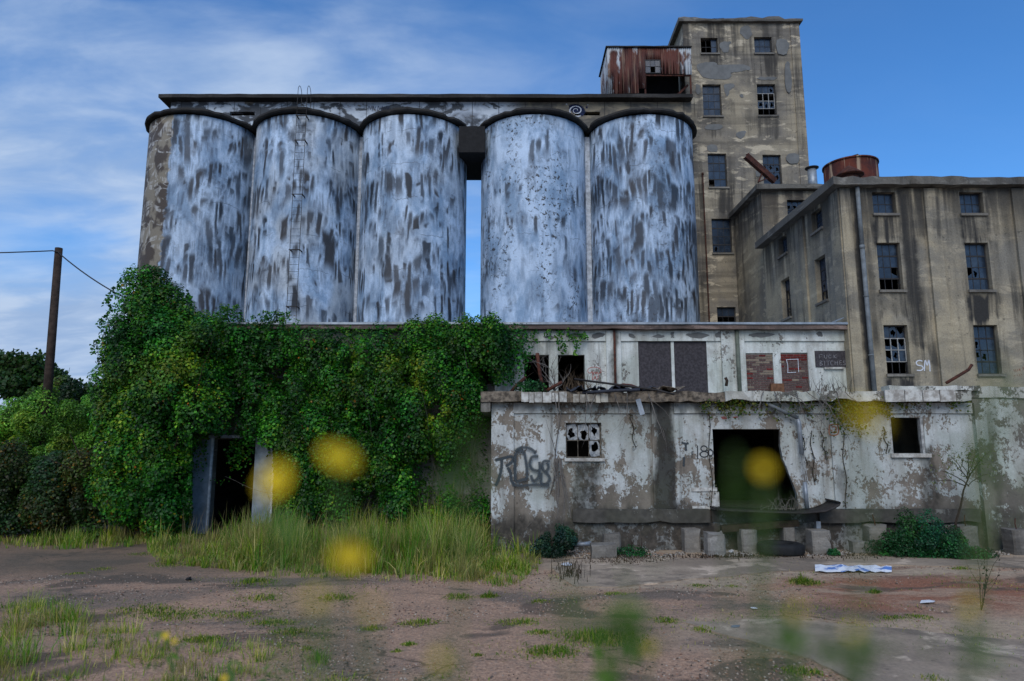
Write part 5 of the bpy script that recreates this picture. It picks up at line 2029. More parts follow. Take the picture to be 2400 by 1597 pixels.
# ------------------------------------------------------------------ wreckage on the dock roof
RT = RZ1
for k, (pts, r_, m_, lab) in enumerate((
        ([(1259, 828), (1262, 855), (1268, 890), (1276, 920)], .055, 'rust', 'bent rusty pipe standing up on the dock roof before the left opening'),
        ([(1198, 918), (1214, 900), (1232, 885)], .05, 'rust', 'short rusty pipe leaning left on the dock roof'),
        ([(1276, 920), (1295, 908), (1317, 896)], .05, 'rust', 'short rusty pipe leaning right at the foot of the bent pipe'),
        ([(1346, 889), (1400, 896), (1470, 905), (1540, 915), (1580, 925)], .028, 'steel_dark', 'long thin dark rod lying across the roof edge'),
        ([(1332, 925), (1380, 920), (1440, 916), (1500, 914)], .04, 'tar_rag', 'long dark strip of felt along the roof edge'),
        ([(1445, 918), (1446, 906), (1460, 903), (1480, 905), (1500, 913)], .05, 'rust', 'kinked rusty bracket on the roof edge'),
        ([(1702, 905), (1704, 893), (1700, 885)], .045, 'wood', 'short charred stake on the roof by the grey pipe'))):
    mb = MB()
    Yb = UY - 1.0 if k < 3 else (DY - .1 if k < 6 else UY - .4)
    mb.tube([P(u, v, Yb - .25 * i * (k in (3, 4))) for i, (u, v) in enumerate(pts)], r_, 7)
    tag(mb.build('roof_wreckage', M[m_], None, True), lab, 'scrap metal' if k != 6 else 'stake')
mb = MB()
mb.tube([P(2218, 898, MY - .5), P(2250, 879, MY - .5), P(2270, 867, MY - .5), P(2278, 855, MY - .5)], .045, 8)
tag(mb.build('bent_pipe', M['rust'], None, True), 'bent rust-red pipe sticking up before the mill wall', 'pipe')
felt = thing('roofing_felt', (P(1490, 925, DY).x, DY - .3, RT), 'crumpled torn dark roofing felt along the dock roof edge', 'roofing felt')
rg = random.Random(19)
for k, (u0, u1) in enumerate(((1400, 1470), (1455, 1530), (1520, 1600), (1330, 1400))):
    a, b_ = P(u0, 922, DY - .2), P(u1, 922, DY - .2)
    nxx, nyy = 10, 5
    V = []
    for i in range(nxx + 1):
        for j in range(nyy + 1):
            V.append((a.x + (b_.x - a.x) * i / nxx + rg.uniform(-.04, .04), DY - .42 + .7 * j / nyy + rg.uniform(-.05, .05), RT + .03 + rg.uniform(0, .10) + .05 * math.sin(i * 1.3 + k)))
    F = [(i * (nyy + 1) + j, (i + 1) * (nyy + 1) + j, (i + 1) * (nyy + 1) + j + 1, i * (nyy + 1) + j + 1) for i in range(nxx) for j in range(nyy)]
    q = MB()
    q.add(V, F)
    o = q.build('felt_strip', M['tar_rag'] if k != 2 else M['wood_rot'], felt)
    sm = o.modifiers.new('thick', 'SOLIDIFY')
    sm.thickness = .012

# ------------------------------------------------------------------ vines over the shed
def pxr(px, Y):
    return px * Y / 1600


def interp(x, pts):
    a = np.array(pts, dtype=float)
    return np.interp(x, a[:, 0], a[:, 1])


def Pn(u, v, Y):
    a, b = (u - 1200) / 1600, (798.5 - v) / 1600
    y, z = CP - b * SP, SP + b * CP
    return np.stack([a / y * Y, Y * np.ones_like(a), CAM_Z + z / y * Y], 1)


def proj(p):
    y = p[:, 1] * CP + (p[:, 2] - CAM_Z) * SP
    z = -p[:, 1] * SP + (p[:, 2] - CAM_Z) * CP
    return 1200 + 1600 * p[:, 0] / y, 798.5 - 1600 * z / y


TOP = [(430, 735), (460, 732), (500, 726), (530, 712), (570, 722), (600, 738), (650, 728), (690, 738), (715, 765), (760, 772), (790, 762), (830, 774), (880, 766),
       (920, 768), (945, 755), (990, 744), (1040, 748), (1085, 768), (1100, 748), (1125, 740), (1165, 745), (1200, 768), (1225, 790), (1240, 840)]
RIGHT = [(735, 1215), (790, 1236), (840, 1225), (870, 1200), (900, 1165), (915, 1140), (1300, 1150)]
vine = thing('wall_vine', (-4, UY - .3, 0), 'broad green vine curtain smothering the left half of the white shed', 'vine')
def vine_region(n, grow=0.0):
    u = RNG.uniform(430, 1240, n)
    v = RNG.uniform(705, 1235, n)
    ok = (v > interp(u, TOP) + 26 + 16 * ((u > 705) & (u < 960)) + grow) & (u < interp(v, RIGHT) - 8 - grow)
    dr_ = (u > 448) & (u < 645) & (v > 1015)
    w = Pn(u, v, UY - .2)
    x, z = w[:, 0], w[:, 2]
    dn = fbm(x * .55 + 4, z * .55, 47, 3) * .6 + fbm(x * 1.5, z * 1.5, 48, 2) * .4
    lowr = (u > 960) & (v > 930)
    ok &= ~dr_ & (dn > .40 + .11 * lowr)
    return u[ok], v[ok]


u, v = vine_region(1500)
cen = Pn(u, v, UY - .08 - .75 * RNG.random(len(u)) ** 1.5)
th = np.clip(fbm(cen[:, 0] * .5, cen[:, 2] * .5, 41, 3) * 2.2 - .6, 0, 1)
cen[:, 1] -= th * .5
pp, nn, tone, hue = lobed(cen, 230000, .15, .36, 1.6, .85, seed=4)
pu, pv = proj(pp)
k_ = (pp[:, 2] > .05) & (pp[:, 1] < UY - .03) & ~((pu > 452) & (pu < 640) & (pv > 1050)) & ~((pu > 1148) & (pv > 905))
pp, nn, tone, hue = pp[k_], nn[k_], tone[k_], hue[k_]
leaves('foliage', pp, RNG.uniform(.035, .060, len(pp)) * RNG.choice([.9, 1.3, 2.0], len(pp)), lobe_cols(pp, tone, hue, GREENS, .006, 1), M['leaf'], vine, nb=nn * 1.1 + np.array((0, -.2, .5)), spread=.5)
# thin leaves straggling over what stays bare
u, v = RNG.uniform(430, 1236, 16000), RNG.uniform(715, 1230, 16000)
k_ = (v > interp(u, TOP)) & (u < interp(v, RIGHT)) & ~((u > 448) & (u < 645) & (v > 1025)) & (fbm(u / 30., v / 50., 52, 3) > .47)
pp = Pn(u[k_], v[k_], UY - .05 - .1 * RNG.random(k_.sum()))
leaves('straggling_leaf', pp, RNG.uniform(.04, .085, len(pp)), leaf_cols(len(pp), pp[:, 0], pp[:, 2], GREENS, .04, 1), M['leaf'], vine)
u, v = RNG.uniform(440, 640, 2600), RNG.uniform(1012, 1150, 2600)
k_ = ((u < 480) | (fbm(u / 22., v / 60., 58, 2) > .58)) & (RNG.random(2600) < np.clip((1150 - v) / 110., 0, 1) ** 1.4)
pp = Pn(u[k_], v[k_], UY - .36 - .12 * RNG.random(k_.sum()))
leaves('straggling_leaf', pp, RNG.uniform(.045, .09, len(pp)), leaf_cols(len(pp), pp[:, 0], pp[:, 2], GREENS, .04, 1), M['leaf'], vine)
# long shoots waving free of the mass along its top edge
Q, S_, C_ = [], [], []
rgs = np.random.default_rng(5)
for k in range(60):
    uu = rgs.uniform(440, 1225)
    a = Pn(np.array([uu]), np.array([float(interp(uu, TOP)) + 14]), UY - .35)[0]
    L = rgs.uniform(.12, .42)
    t = np.linspace(0, 1, 9)
    dx_ = rgs.uniform(-.6, .6)
    q = np.stack([a[0] + dx_ * t * L, a[1] - .1 * t, a[2] + L * (1.2 * t - .8 * t * t)], 1)
    q = np.repeat(q, 2, 0) + rgs.normal(0, .025, (18, 3))
    Q.append(q); S_.append(rgs.uniform(.04, .085, 18)); C_.append(GREENS[rgs.integers(1, 7, 18)])
leaves('free_shoot', np.concatenate(Q), np.concatenate(S_), np.concatenate(C_), M['leaf'], vine)
mb = MB()
rg = random.Random(61)
for k in range(34):
    u0 = rg.uniform(660, 1140)
    x0 = P(u0, 1200, UY).x
    twigs(mb, (x0, UY - .12, .1), rg.uniform(3.0, 5.5), .018, 14, (rg.uniform(-.25, .25), 0, 1), .12, 0, 2, 1, 4, rg)
o = mb.build('stem', M['twig'], vine)
o['kind'] = 'stuff'


def strand(p, L, n, sz, pal, droop=1.0, side=0.0, seed=0):
    rg = np.random.default_rng(seed)
    t = np.linspace(0, 1, n)
    q = np.stack([p[0] + side * t * L + .05 * np.sin(t * 7 + seed), p[1] - .1 * t + 0 * t, p[2] - droop * L * t], 1)
    q = np.repeat(q, 3, 0) + rg.normal(0, .045, (n * 3, 3))
    return q, rg.uniform(sz * .7, sz * 1.2, n * 3), pal[rg.integers(0, len(pal), n * 3)] * rg.uniform(.8, 1.25, (n * 3, 1))


# strands let down over the white wall and the openings
Q, S_, C_ = [], [], []
for k, (u0, v0, L) in enumerate(((1225, 770, .9), (1252, 775, .35), (1310, 778, .55), (1320, 778, .7), (1345, 778, .75), (1358, 778, .35), (1200, 800, 1.2), (1212, 800, .9),
                                 (1285, 776, .25), (1335, 774, .3), (1370, 780, .2), (640, 1025, .5), (560, 1030, .9), (540, 1030, .7), (575, 1030, .55))):
    a = P(u0, v0, UY - .22)
    q, s, c = strand(a, L, int(8 + L * 16), .085, GREENS, 1.0, .08 * math.sin(k * 2.1), k)
    Q.append(q); S_.append(s); C_.append(c)
leaves('hanging_shoot', np.concatenate(Q), np.concatenate(S_), np.concatenate(C_), M['leaf'], vine)

# the tall heap of vine at the left end
CY = 19.4
heap = thing('vine_heap', (P(350, 1150, CY).x, CY, 0), 'tall leafy heap of vine rising at the left end of the shed', 'vine')
bl = []
for (uu, vv, ru, rv) in ((350, 700, 36, 62), (348, 780, 58, 75), (400, 785, 52, 70), (335, 880, 72, 95), (415, 890, 75, 105), (325, 1000, 75, 100), (392, 1010, 52, 100), (322, 1125, 82, 95),
                         (400, 1130, 52, 90), (460, 850, 60, 85), (300, 830, 32, 45), (480, 960, 40, 65), (285, 950, 38, 60)):
    c = P(uu, vv, CY)
    bl.append((c.x, c.y, c.z, pxr(ru, CY), .95, pxr(rv, CY)))
cen = blob_points(bl, 760, .35, .34, 5)
cen = cen[(cen[:, 1] < 20.0) & (cen[:, 2] > .1)]
pp, nn, tone, hue = lobed(cen, 160000, .15, .38, 1.4, 1.0, seed=6)
pu, pv = proj(pp)
k_ = (pp[:, 2] > .03) & (pp[:, 1] < 20.35) & ~((pu > 450) & (pv > 1015))
pp, nn, tone, hue = pp[k_], nn[k_], tone[k_], hue[k_]
leaves('foliage', pp, RNG.uniform(.035, .060, len(pp)) * RNG.choice([.9, 1.3, 2.0], len(pp)), lobe_cols(pp, tone, hue, GREENS, .012, 2), M['leaf'], heap, nb=nn * 1.1 + np.array((0, -.2, .5)), spread=.5)
Q, S_, C_ = [], [], []
for k, (u0, v0, L, sd_) in enumerate(((262, 720, .75, -.35), (255, 775, .85, -.45), (250, 860, .55, -.5), (262, 690, .4, -.3), (285, 660, .35, -.5), (245, 900, .5, -.4), (440, 690, .4, .4))):
    a = P(u0, v0, CY)
    q, s, c = strand(a, L, int(10 + L * 14), .1, GREENS[:4], .8, sd_, 100 + k)
    Q.append(q); S_.append(s); C_.append(c)
leaves('hanging_shoot', np.concatenate(Q), np.concatenate(S_), np.concatenate(C_), M['leaf'], heap)
mb = MB()
rg = random.Random(3)
for k in range(10):
    c = P(rg.uniform(270, 430), 1200, CY)
    twigs(mb, (c.x, CY, .0), rg.uniform(3, 6), .05, 12, (rg.uniform(-.2, .2), rg.uniform(-.2, .2), 1), .12, 0, 2, 1, 5, rg)
mb.build('stem', M['twig_dark'], heap)


def bush(name, label, Y, blobs, n, size, pal, autumn, parent_stems=4, cat='shrub', group=None, ry=1.0, shell=.5, rough=.3, seed=0, asp=.42, droop=.7):
    c0 = P(blobs[0][0], blobs[0][1], Y)
    t = thing(name, (c0.x, Y, 0), label, cat, group)
    bb = []
    for (uu, vv, ru, rv) in blobs:
        c = P(uu, vv, Y)
        bb.append((c.x, c.y, c.z, pxr(ru, Y), ry * pxr(ru, Y), pxr(rv, Y)))
    br_ = float(np.mean([b[3] for b in bb]))
    cen = blob_points(bb, 26 * len(bb) + 10, .35, rough, seed)
    q, nn, tone, hue = lobed(cen, int(n * 1.2), br_ * .20, br_ * .42, 1.2, 1.0, seed=seed)
    k_ = q[:, 2] > .02
    q, nn, tone, hue = q[k_], nn[k_], tone[k_], hue[k_]
    leaves('foliage', q, RNG.uniform(size * .5, size * 1.0, len(q)), lobe_cols(q, tone, hue, pal, autumn, seed), M['leaf'], t, nb=nn + np.array((0, -.1, .5)), spread=.6, asp=asp, droop=droop)
    mb = MB()
    rg = random.Random(seed)
    for k in range(parent_stems):
        b = bb[k % len(bb)]
        twigs(mb, (b[0] + rg.uniform(-.3, .3) * b[3], Y, 0), max(.4, (b[2] + b[5] * .5)), .02 + .004 * b[5], 9, (rg.uniform(-.2, .2), 0, 1), .16, 0, 3, 1, 4, rg)
    mb.build('stem', M['twig_dark'], t)
    return t


BUSHG = np.array([(.075, .22, .022), (.10, .27, .025), (.17, .33, .035), (.07, .20, .022)])
bush('dark_hedge', 'dark green hedge in the lower left beside the vine heap', 20.2, [(30, 1135, 95, 55), (120, 1130, 95, 58), (210, 1122, 90, 62), (280, 1135, 62, 60), (-60, 1130, 95, 58), (0, 1170, 90, 60), (90, 1175, 90, 55), (170, 1175, 80, 55), (250, 1170, 70, 55), (-90, 1170, 80, 60)], 76000, .10, DARKG, .03, 6, seed=11)
bush('weedy_shrub', 'bright green weedy shrub at the foot of the utility pole', 22.8, [(110, 985, 70, 70), (185, 1000, 60, 65), (60, 1020, 60, 55), (130, 1060, 80, 40)], 34000, .13, BUSHG, .0, 5, seed=12, asp=.22, droop=-.6)
bush('weedy_shrub', 'low green weedy shrub at the left edge of the picture', 23.4, [(5, 1005, 70, 55), (-70, 1000, 80, 65), (50, 1060, 70, 45)], 24000, .13, BUSHG, .0, 4, seed=13, asp=.22, droop=-.6)
bush('round_bush', 'rounded dark green bush behind the pole, next to the vine heap', 27.0, [(180, 950, 52, 50), (222, 975, 40, 50), (150, 985, 60, 50)], 15000, .16, DARKG * 1.3, .0, 4, seed=14)
# far tree
FT = 44.0
ft = thing('far_tree', (P(55, 930, FT).x, FT, 0), 'dark open-crowned tree standing far off at the left edge', 'tree')
bb = []
for (uu, vv, ru, rv) in ((35, 862, 42, 40), (80, 868, 42, 42), (5, 872, 40, 45), (118, 895, 36, 34), (150, 915, 32, 30), (60, 905, 60, 36), (-40, 880, 50, 50)):
    c = P(uu, vv, FT)
    bb.append((c.x, c.y, c.z, pxr(ru, FT), pxr(ru, FT), pxr(rv, FT)))
q = blob_points(bb, 11000, .8, .42, 21)
leaves('crown', q, RNG.uniform(.16, .34, len(q)), leaf_cols(len(q), q[:, 0], q[:, 2], DARKG * .9, .0, 8), M['leaf'], ft)
mb = MB()
rg = random.Random(8)
c = P(55, 960, FT)
mb.tube([(c.x, FT, 0), (c.x, FT, 3.5)], [.28, .2], 8)
for k in range(7):
    twigs(mb, (c.x, FT, 2.5 + k * .2), 5.0, .11, 9, (rg.uniform(-1, 1), rg.uniform(-.4, .4), 1.1), .16, 0, 3, 1, 5, rg)
mb.build('trunk', M['twig_dark'], ft)
for k, (uu, vv, ru, rv) in enumerate(((170, 935, 45, 40), (215, 950, 40, 40))):
    c = P(uu, vv, 52)
    t = thing('far_tree', (c.x, 52, 0), ('small dark far tree behind the pole', 'low far tree seen past the vine heap')[k], 'tree', 'trees on the far left')
    q = blob_points([(c.x, 52, c.z, pxr(ru, 52), 1.4, pxr(rv, 52)), (c.x + .8, 52, c.z - 1.2, pxr(ru, 52), 1.4, pxr(rv, 52))], 3500, .7, .4, 30 + k)
    leaves('crown', q, RNG.uniform(.18, .36, len(q)), leaf_cols(len(q), q[:, 0], q[:, 2], DARKG, .0, 9), M['leaf'], t)
    mb = MB()
    mb.tube([(c.x, 52, 0), (c.x + .1, 52, c.z)], [.2, .1], 6)
    mb.build('trunk', M['twig_dark'], t)

# ------------------------------------------------------------------ utility pole and wires
UP = 22.4
pt, pb = P(138, 582, UP), P(107, 975, UP)
d_ = (pb - pt)
base = pt + d_ * (pt.z / (pt.z - pb.z))
pole = thing('utility_pole', base, 'leaning dark wooden utility pole at left', 'utility pole')
mb = MB()
mb.tube([base, pt], [.15, .115], 10)
mb.build('shaft', M['wood'], pole, True)
mb = MB()
mb.tube([pt + Vector((-.12, -.14, -.13)), pt + Vector((.14, -.14, -.19))], .02, 6)
mb.build('wire_bolt', M['steel_dark'], pole)


def wire(a, b, sag, label):
    pts = [a.lerp(b, t) - Vector((0, 0, sag * 4 * t * (1 - t))) for t in np.linspace(0, 1, 18)]
    mb = MB()
    mb.tube(pts, .021, 5)
    tag(mb.build('cable', M['wire']), label, 'cable', 'cables on the utility pole')


wire(pt + Vector((-.1, -.14, -.13)), P(-900, 560, UP - 3), .25, 'slack cable running off left from the pole top')
wire(pt + Vector((.1, -.14, -.2)), P(300, 702, CY + .2), .10, 'cable slanting down from the pole into the vine heap')

# ------------------------------------------------------------------ growth on the dock building
YG = np.array([(.08, .11, .010), (.12, .13, .010), (.05, .10, .010), (.14, .11, .010), (.035, .08, .012)])
Q, S_, C_ = [], [], []
rgs = np.random.default_rng(77)
for (u0, u1, cnt, l0, l1) in ((1635, 1770, 46, .08, .42), (1770, 1950, 34, .08, .55), (1950, 2015, 40, .15, .95), (2015, 2090, 26, .08, .5), (2090, 2290, 22, .05, .25), (1690, 1720, 6, .3, .55)):
    for k in range(cnt):
        uu = rgs.uniform(u0, u1)
        a = P(uu, 936 + rgs.uniform(-2, 6), DY - .10 - rgs.uniform(0, .22))
        L = rgs.uniform(l0, l1)
        m_ = int(4 + L * 34)
        t = rgs.random(m_) ** 1.2
        sw_ = rgs.uniform(-.35, .35)
        q = np.stack([a.x + sw_ * L * t + rgs.normal(0, .045, m_), np.full(m_, a.y) + rgs.normal(0, .03, m_), a.z - L * t + rgs.normal(0, .03, m_)], 1)
        q[:, 1] = np.minimum(q[:, 1], DY - .075)
        Q.append(q); S_.append(rgs.uniform(.035, .085, m_)); C_.append(YG[rgs.integers(0, 5, m_)] * rgs.uniform(.6, 1.2, (m_, 1)))
pp, ps, pc_ = np.concatenate(Q), np.concatenate(S_), np.concatenate(C_)
ivy = thing('dock_ivy', (dxx(1850), DY - .1, RZ0), 'yellow-green ivy trailing under the dock roof edge', 'ivy')
leaves('foliage', pp, ps, pc_, M['leaf'], ivy)
mb = MB()
rg = random.Random(81)
Q, S_, C_ = [], [], []
for k, (u0, v0, v1) in enumerate(((1660, 960, 1190), (1975, 1010, 1190), (1900, 1010, 1130), (1478, 965, 1050), (1880, 1010, 1090), (1925, 1010, 1075), (2070, 1000, 1060))):
    pts = [P(u0 + 3 * math.sin(i * .9 + k) + i * .8, v0 + (v1 - v0) * i / 12, DY - .03 - .05 * (k in (1,))) for i in range(13)]
    mb.tube(pts, .011, 5)
    for p in pts[1:]:
        for _ in range(3):
            Q.append((p.x + rg.uniform(-.08, .08), p.y - .02, p.z + rg.uniform(-.06, .06)))
o = mb.build('clinging_stem', M['twig_dark'], ivy)
o['kind'] = 'stuff'
Q = np.array(Q)
leaves('leaf', Q, RNG.uniform(.03, .06, len(Q)), np.array([(.035, .03, .018), (.05, .06, .015)])[RNG.integers(0, 2, len(Q))], M['leaf'], ivy)

# dead creeper tangles
rg = random.Random(91)


def tangle(name, label, starts, mat, cat='dead branches', **kw):
    mb = MB()
    for (p, d, L, r_) in starts:
        twigs(mb, p, L, r_, kw.get('n', 10), d, kw.get('wander', .28), kw.get('grav', 0), kw.get('kids', 3), kw.get('depth', 2), 4, rg)
    t = thing(name, starts[0][0], label, cat)
    o = mb.build('branch', mat, t)
    o['kind'] = 'stuff'
    return t


tangle('dead_creeper', 'grey dead creeper hanging over the downspout and door head', [(P(uu, 918, DY - .4), (rg.uniform(-.8, .8), -.25, -.7), rg.uniform(.7, 1.5), .013) for uu in
       (1790, 1815, 1840, 1865, 1890, 1915, 1930, 1945, 1960, 1980)], M['twig'], grav=.05, wander=.30, depth=1, kids=3)
tangle('dead_creeper', 'bare pale shrub on the dock roof before the dark openings', [(P(1300, 918, UY - .9), (rg.uniform(-.7, .9), 0, 1), rg.uniform(.8, 1.5), .016) for _ in range(5)], M['twig'], wander=.3)
tangle('dead_creeper', 'thin dry stems trailing off the roof edge above the broken window', [(P(uu, 922, DY - .38), (rg.uniform(-.3, .3), -.12, -.8), rg.uniform(.6, 1.3), .012) for uu in (1300, 1310, 1375, 1395, 1440, 1470, 1520)],
       M['twig'], grav=.04, wander=.2, depth=1)
tangle('dry_weeds', 'dry brown weeds along the dock roof at right', [(P(rg.uniform(1890, 2000), 922, UY - .5 - rg.random()), (rg.uniform(-.4, .4), rg.uniform(-.3, .3), 1), rg.uniform(.25, .55), .008) for _ in range(26)],
       M['twig_dark'], 'weeds', wander=.22, depth=1)
tangle('dry_weeds', 'dry brown weeds on the dock roof below the right opening', [(P(rg.uniform(1312, 1400), 922, UY - .4 - rg.random() * .6), (rg.uniform(-.3, .3), 0, 1), rg.uniform(.3, .7), .008) for _ in range(40)],
       plain('dry_straw', (.16, .115, .075), .95, .4), 'weeds', wander=.2, depth=1, kids=2)
tangle('dead_creeper', 'thick bundled creeper trunks left of the dark stain', [(P(1300 + k * 3, 1075, DY - .09), (rg.uniform(-.12, .16), -.04, -1), 1.5, .022) for k in range(6)], M['twig'], wander=.12, depth=1, kids=1)
tangle('dead_creeper', 'creeper stem climbing the wall from the bundled trunks to the roof', [(P(1301, 1078, DY - .08), (.02, -.02, 1), 1.9, .016)], M['twig'], wander=.10, depth=1, kids=3)
tangle('dry_weeds', 'dead brush over the dock plate', [(P(rg.uniform(1780, 1880), 1196, DY - .45), (rg.uniform(-.6, .6), 0, 1), rg.uniform(.2, .5), .006) for _ in range(26)], M['twig'], 'weeds', wander=.35, depth=1)

# young tree in front of the dock at right
yt = thing('young_tree', P(2240, 1262, 16.7), 'thin young tree with few yellowish leaves before the right wall', 'tree')
mb = MB()
tr = [(2240, 1275), (2240, 1225), (2252, 1185), (2258, 1150), (2270, 1120)]
mb.tube([P(uu, vv, 16.7) for uu, vv in tr], [.035, .03, .026, .022, .018], 6)
tips = []
rg = random.Random(33)
for (u1, v1) in ((2310, 1085), (2290, 1070), (2245, 1065), (2222, 1080), (2330, 1110), (2205, 1105), (2275, 1050), (2215, 1060), (2320, 1060), (2190, 1130)):
    a, b_ = P(2268, 1122 if v1 < 1100 else 1140, 16.7), P(u1, v1, 16.7 + rg.uniform(-.5, .5))
    pts = [a.lerp(b_, t) + Vector((rg.uniform(-.03, .03), rg.uniform(-.03, .03), .08 * math.sin(t * 3))) for t in np.linspace(0, 1, 6)]
    mb.tube(pts, [.014, .012, .010, .008, .006, .004], 4)
    tips += pts[2:]
mb.build('trunk', M['twig_dark'], yt)
tp = np.array([tuple(p) for p in tips])
k_ = RNG.integers(0, len(tp), 330)
leaves('crown', tp[k_] + RNG.normal(0, .10, (330, 3)), RNG.uniform(.05, .10, 330), np.array([(.14, .15, .04), (.10, .13, .05), (.07, .11, .03)])[RNG.integers(0, 3, 330)], M['leaf'], yt, asp=.16, droop=1.2)
VG = np.array([(.010, .075, .018), (.014, .10, .022), (.02, .12, .028), (.012, .06, .02)])
bush('vine_mound', 'low dense green mound of creeper before the dock at right', 16.5, [(2150, 1275, 62, 50), (2195, 1290, 55, 40), (2110, 1295, 55, 30), (2235, 1308, 60, 16), (2280, 1314, 40, 10)], 26000, .055, VG, 0, 3, 'creeper', seed=15, ry=.9, shell=.35, rough=.2)
bush('dark_shrub', 'dark blue-green shrub at the right end of the tall grass', 16.6, [(1300, 1282, 40, 30), (1322, 1265, 24, 26), (1280, 1305, 38, 22)], 9000, .06, np.array([(.010, .045, .022), (.015, .055, .028), (.02, .06, .025)]), 0, 4, seed=16)
bush('small_weed', 'small green weed right of the jagged stub', 16.6, [(1475, 1300, 30, 12), (1500, 1304, 22, 9)], 1500, .05, VG, 0, 2, 'weed', seed=17)
bush('small_weed', 'small green weed at the foot of the clean square stub', 16.5, [(1953, 1297, 13, 9)], 500, .05, VG, 0, 1, 'weed', seed=18)
bush('roof_fern', 'small green plant on the dock roof left of the bent pipe', 19.3, [(1240, 908, 26, 14), (1262, 912, 16, 10)], 900, .07, VG, 0, 2, 'plant', seed=19)

# ------------------------------------------------------------------ grass
GC = np.array([(.12, .25, .012), (.20, .33, .018), (.32, .38, .035), (.07, .18, .012), (.46, .40, .10), (.54, .46, .18)])


def grass_cols(n, x, y, w, seed=0):
    k = fbm(x * .7, y * .7, seed, 3)
    idx = RNG.choice(len(GC), n, p=np.array(w) / sum(w))
    c = GC[idx] * RNG.uniform(.7, 1.25, (n, 1))
    c *= (.75 + .5 * k)[:, None]
    return c


def field(name, n, xr, yr, accept, hf, w, wcol, label, seed, lean=.35, tus=70):
    """grass growing in tussocks whose blades arch outwards"""
    m = n // tus
    cx, cy = RNG.uniform(*xr, m), RNG.uniform(*yr, m)
    ch = RNG.uniform(.4, 1.0, m) + .7 * RNG.random(m) ** 4
    ct = RNG.random(m)
    k = np.repeat(np.arange(m), tus)
    a = RNG.uniform(0, 2 * np.pi, len(k))
    rr = np.abs(RNG.normal(0, .16, len(k)))
    x, y = cx[k] + rr * np.cos(a), cy[k] + rr * np.sin(a)
    p = np.stack([x, y, ground_z(x, y) - .02], 1)
    u, v = proj(p)
    keep = accept(u, v, x, y)
    p, u, v, a, k = p[keep], u[keep], v[keep], a[keep], k[keep]
    x, y = p[:, 0], p[:, 1]
    h = hf(u, v, x, y) * ch[k] * RNG.uniform(.45, 1.15, len(p))
    c = grass_cols(len(p), x, y, wcol, seed)
    dry = ct[k] > .68
    c[dry] = c[dry] * .35 + np.array((.25, .19, .085)) * RNG.uniform(.45, .85, (dry.sum(), 1))
    lush = ct[k] < .22
    c[lush] = c[lush] * np.array((.5, .8, .6))
    pale = (ct[k] > .5) & (ct[k] < .6)
    c[pale] = c[pale] * .5 + np.array((.34, .33, .13)) * .55
    o = grass(name, p, h, RNG.uniform(w * .6, w * 1.3, len(p)), c, M['grass'], None, lean, None, a + RNG.normal(0, .5, len(p)))
    return tag(o, label, 'grass', None, 'stuff')


EDGE = [(335, 1290), (370, 1325), (450, 1335), (540, 1342), (600, 1362), (700, 1352), (770, 1360), (900, 1370), (1000, 1374), (1150, 1378), (1220, 1370), (1262, 1340), (1290, 1300)]
field('tall_grass', 105000, (-11, 1.4), (12.6, 20.1),
      lambda u, v, x, y: (u > 345) & (u < 1300) & (v < interp(u, EDGE) + 16 * (fbm(x * 1.6, y * 1.6, 19, 3) - .5) * 2) & (RNG.random(len(u)) < np.clip((interp(u, EDGE) + 12 - v) / 40., .15, 1) * np.clip(fbm(x * .8, y * .8, 29, 3) * 3.2 - .9, .12, 1)) & ~((x > DX0 - .1) & (y > 17.3)),
      lambda u, v, x, y: (.26 + .78 * np.clip(fbm(x * .55, y * .55, 6, 3) * 1.9 - .45, 0, 1)) * np.clip(.35 + (interp(u, EDGE) - v) / 60., .3, 1.0) * interp(u, [(345, .55), (480, .6), (560, 1.0), (1180, 1.0), (1260, .8)]),
      .0075, (4, 5, 5, 4, 5, 5), 'tall yellow-green grass bank in front of the vines', 2, .6)
field('rough_grass', 52000, (-22, -5.5), (14.2, 20.2),
      lambda u, v, x, y: (u < 380) & (v < interp(u, [(-300, 1290), (0, 1288), (140, 1292), (300, 1285), (380, 1272)])) & (RNG.random(len(u)) < np.clip(fbm(x * .7, y * .7, 13, 3) * 2.2 - .35, .1, 1)),
      lambda u, v, x, y: .18 + .5 * np.clip(fbm(x * .5, y * .5, 16, 3) * 1.8 - .4, 0, 1), .008, (3, 3, 2.5, 3, 3, 2.5), 'dull straw and green grass strip at the left', 4, .45)
field('near_grass', 34000, (-9.5, -1.6), (5.8, 11.6),
      lambda u, v, x, y: (v > interp(u, [(-400, 1385), (0, 1392), (100, 1400), (170, 1430), (240, 1455), (420, 1480), (700, 1520), (900, 1600)])) &
      (RNG.random(len(u)) < np.clip(fbm(x * .9, y * .9, 23, 3) * 2.6 - .75, .03, 1)),
      lambda u, v, x, y: .08 + interp(u, [(0, .40), (170, .28), (260, .13), (900, .10)]) * np.clip(fbm(x * .8, y * .8, 26, 3) * 1.9 - .3, .1, 1), .0042, (3, 3, 3, 3, 4, 4), 'near grass and weeds at the lower left', 5, .5)
n = 520
x, y = RNG.uniform(-9.5, .6, n), RNG.uniform(13.6, 19.8, n)
p = np.stack([x, y, ground_z(x, y)], 1)
u, v = proj(p)
k = (u > 420) & (u < 1250) & (v < interp(u, EDGE) - 14) & (fbm(x * .8, y * .8, 33, 2) > .42) & ~((x > DX0 - .2) & (y > 17))
p = p[k]
o = grass('seed_stalks', p, RNG.uniform(.6, 1.25, len(p)), RNG.uniform(.003, .006, len(p)), np.array([(.36, .30, .15), (.22, .20, .07), (.16, .12, .07)])[RNG.integers(0, 3, len(p))], M['grass'], None, .32)
tag(o, 'thin straw-coloured seed stalks standing above the grass bank', 'grass', None, 'stuff')
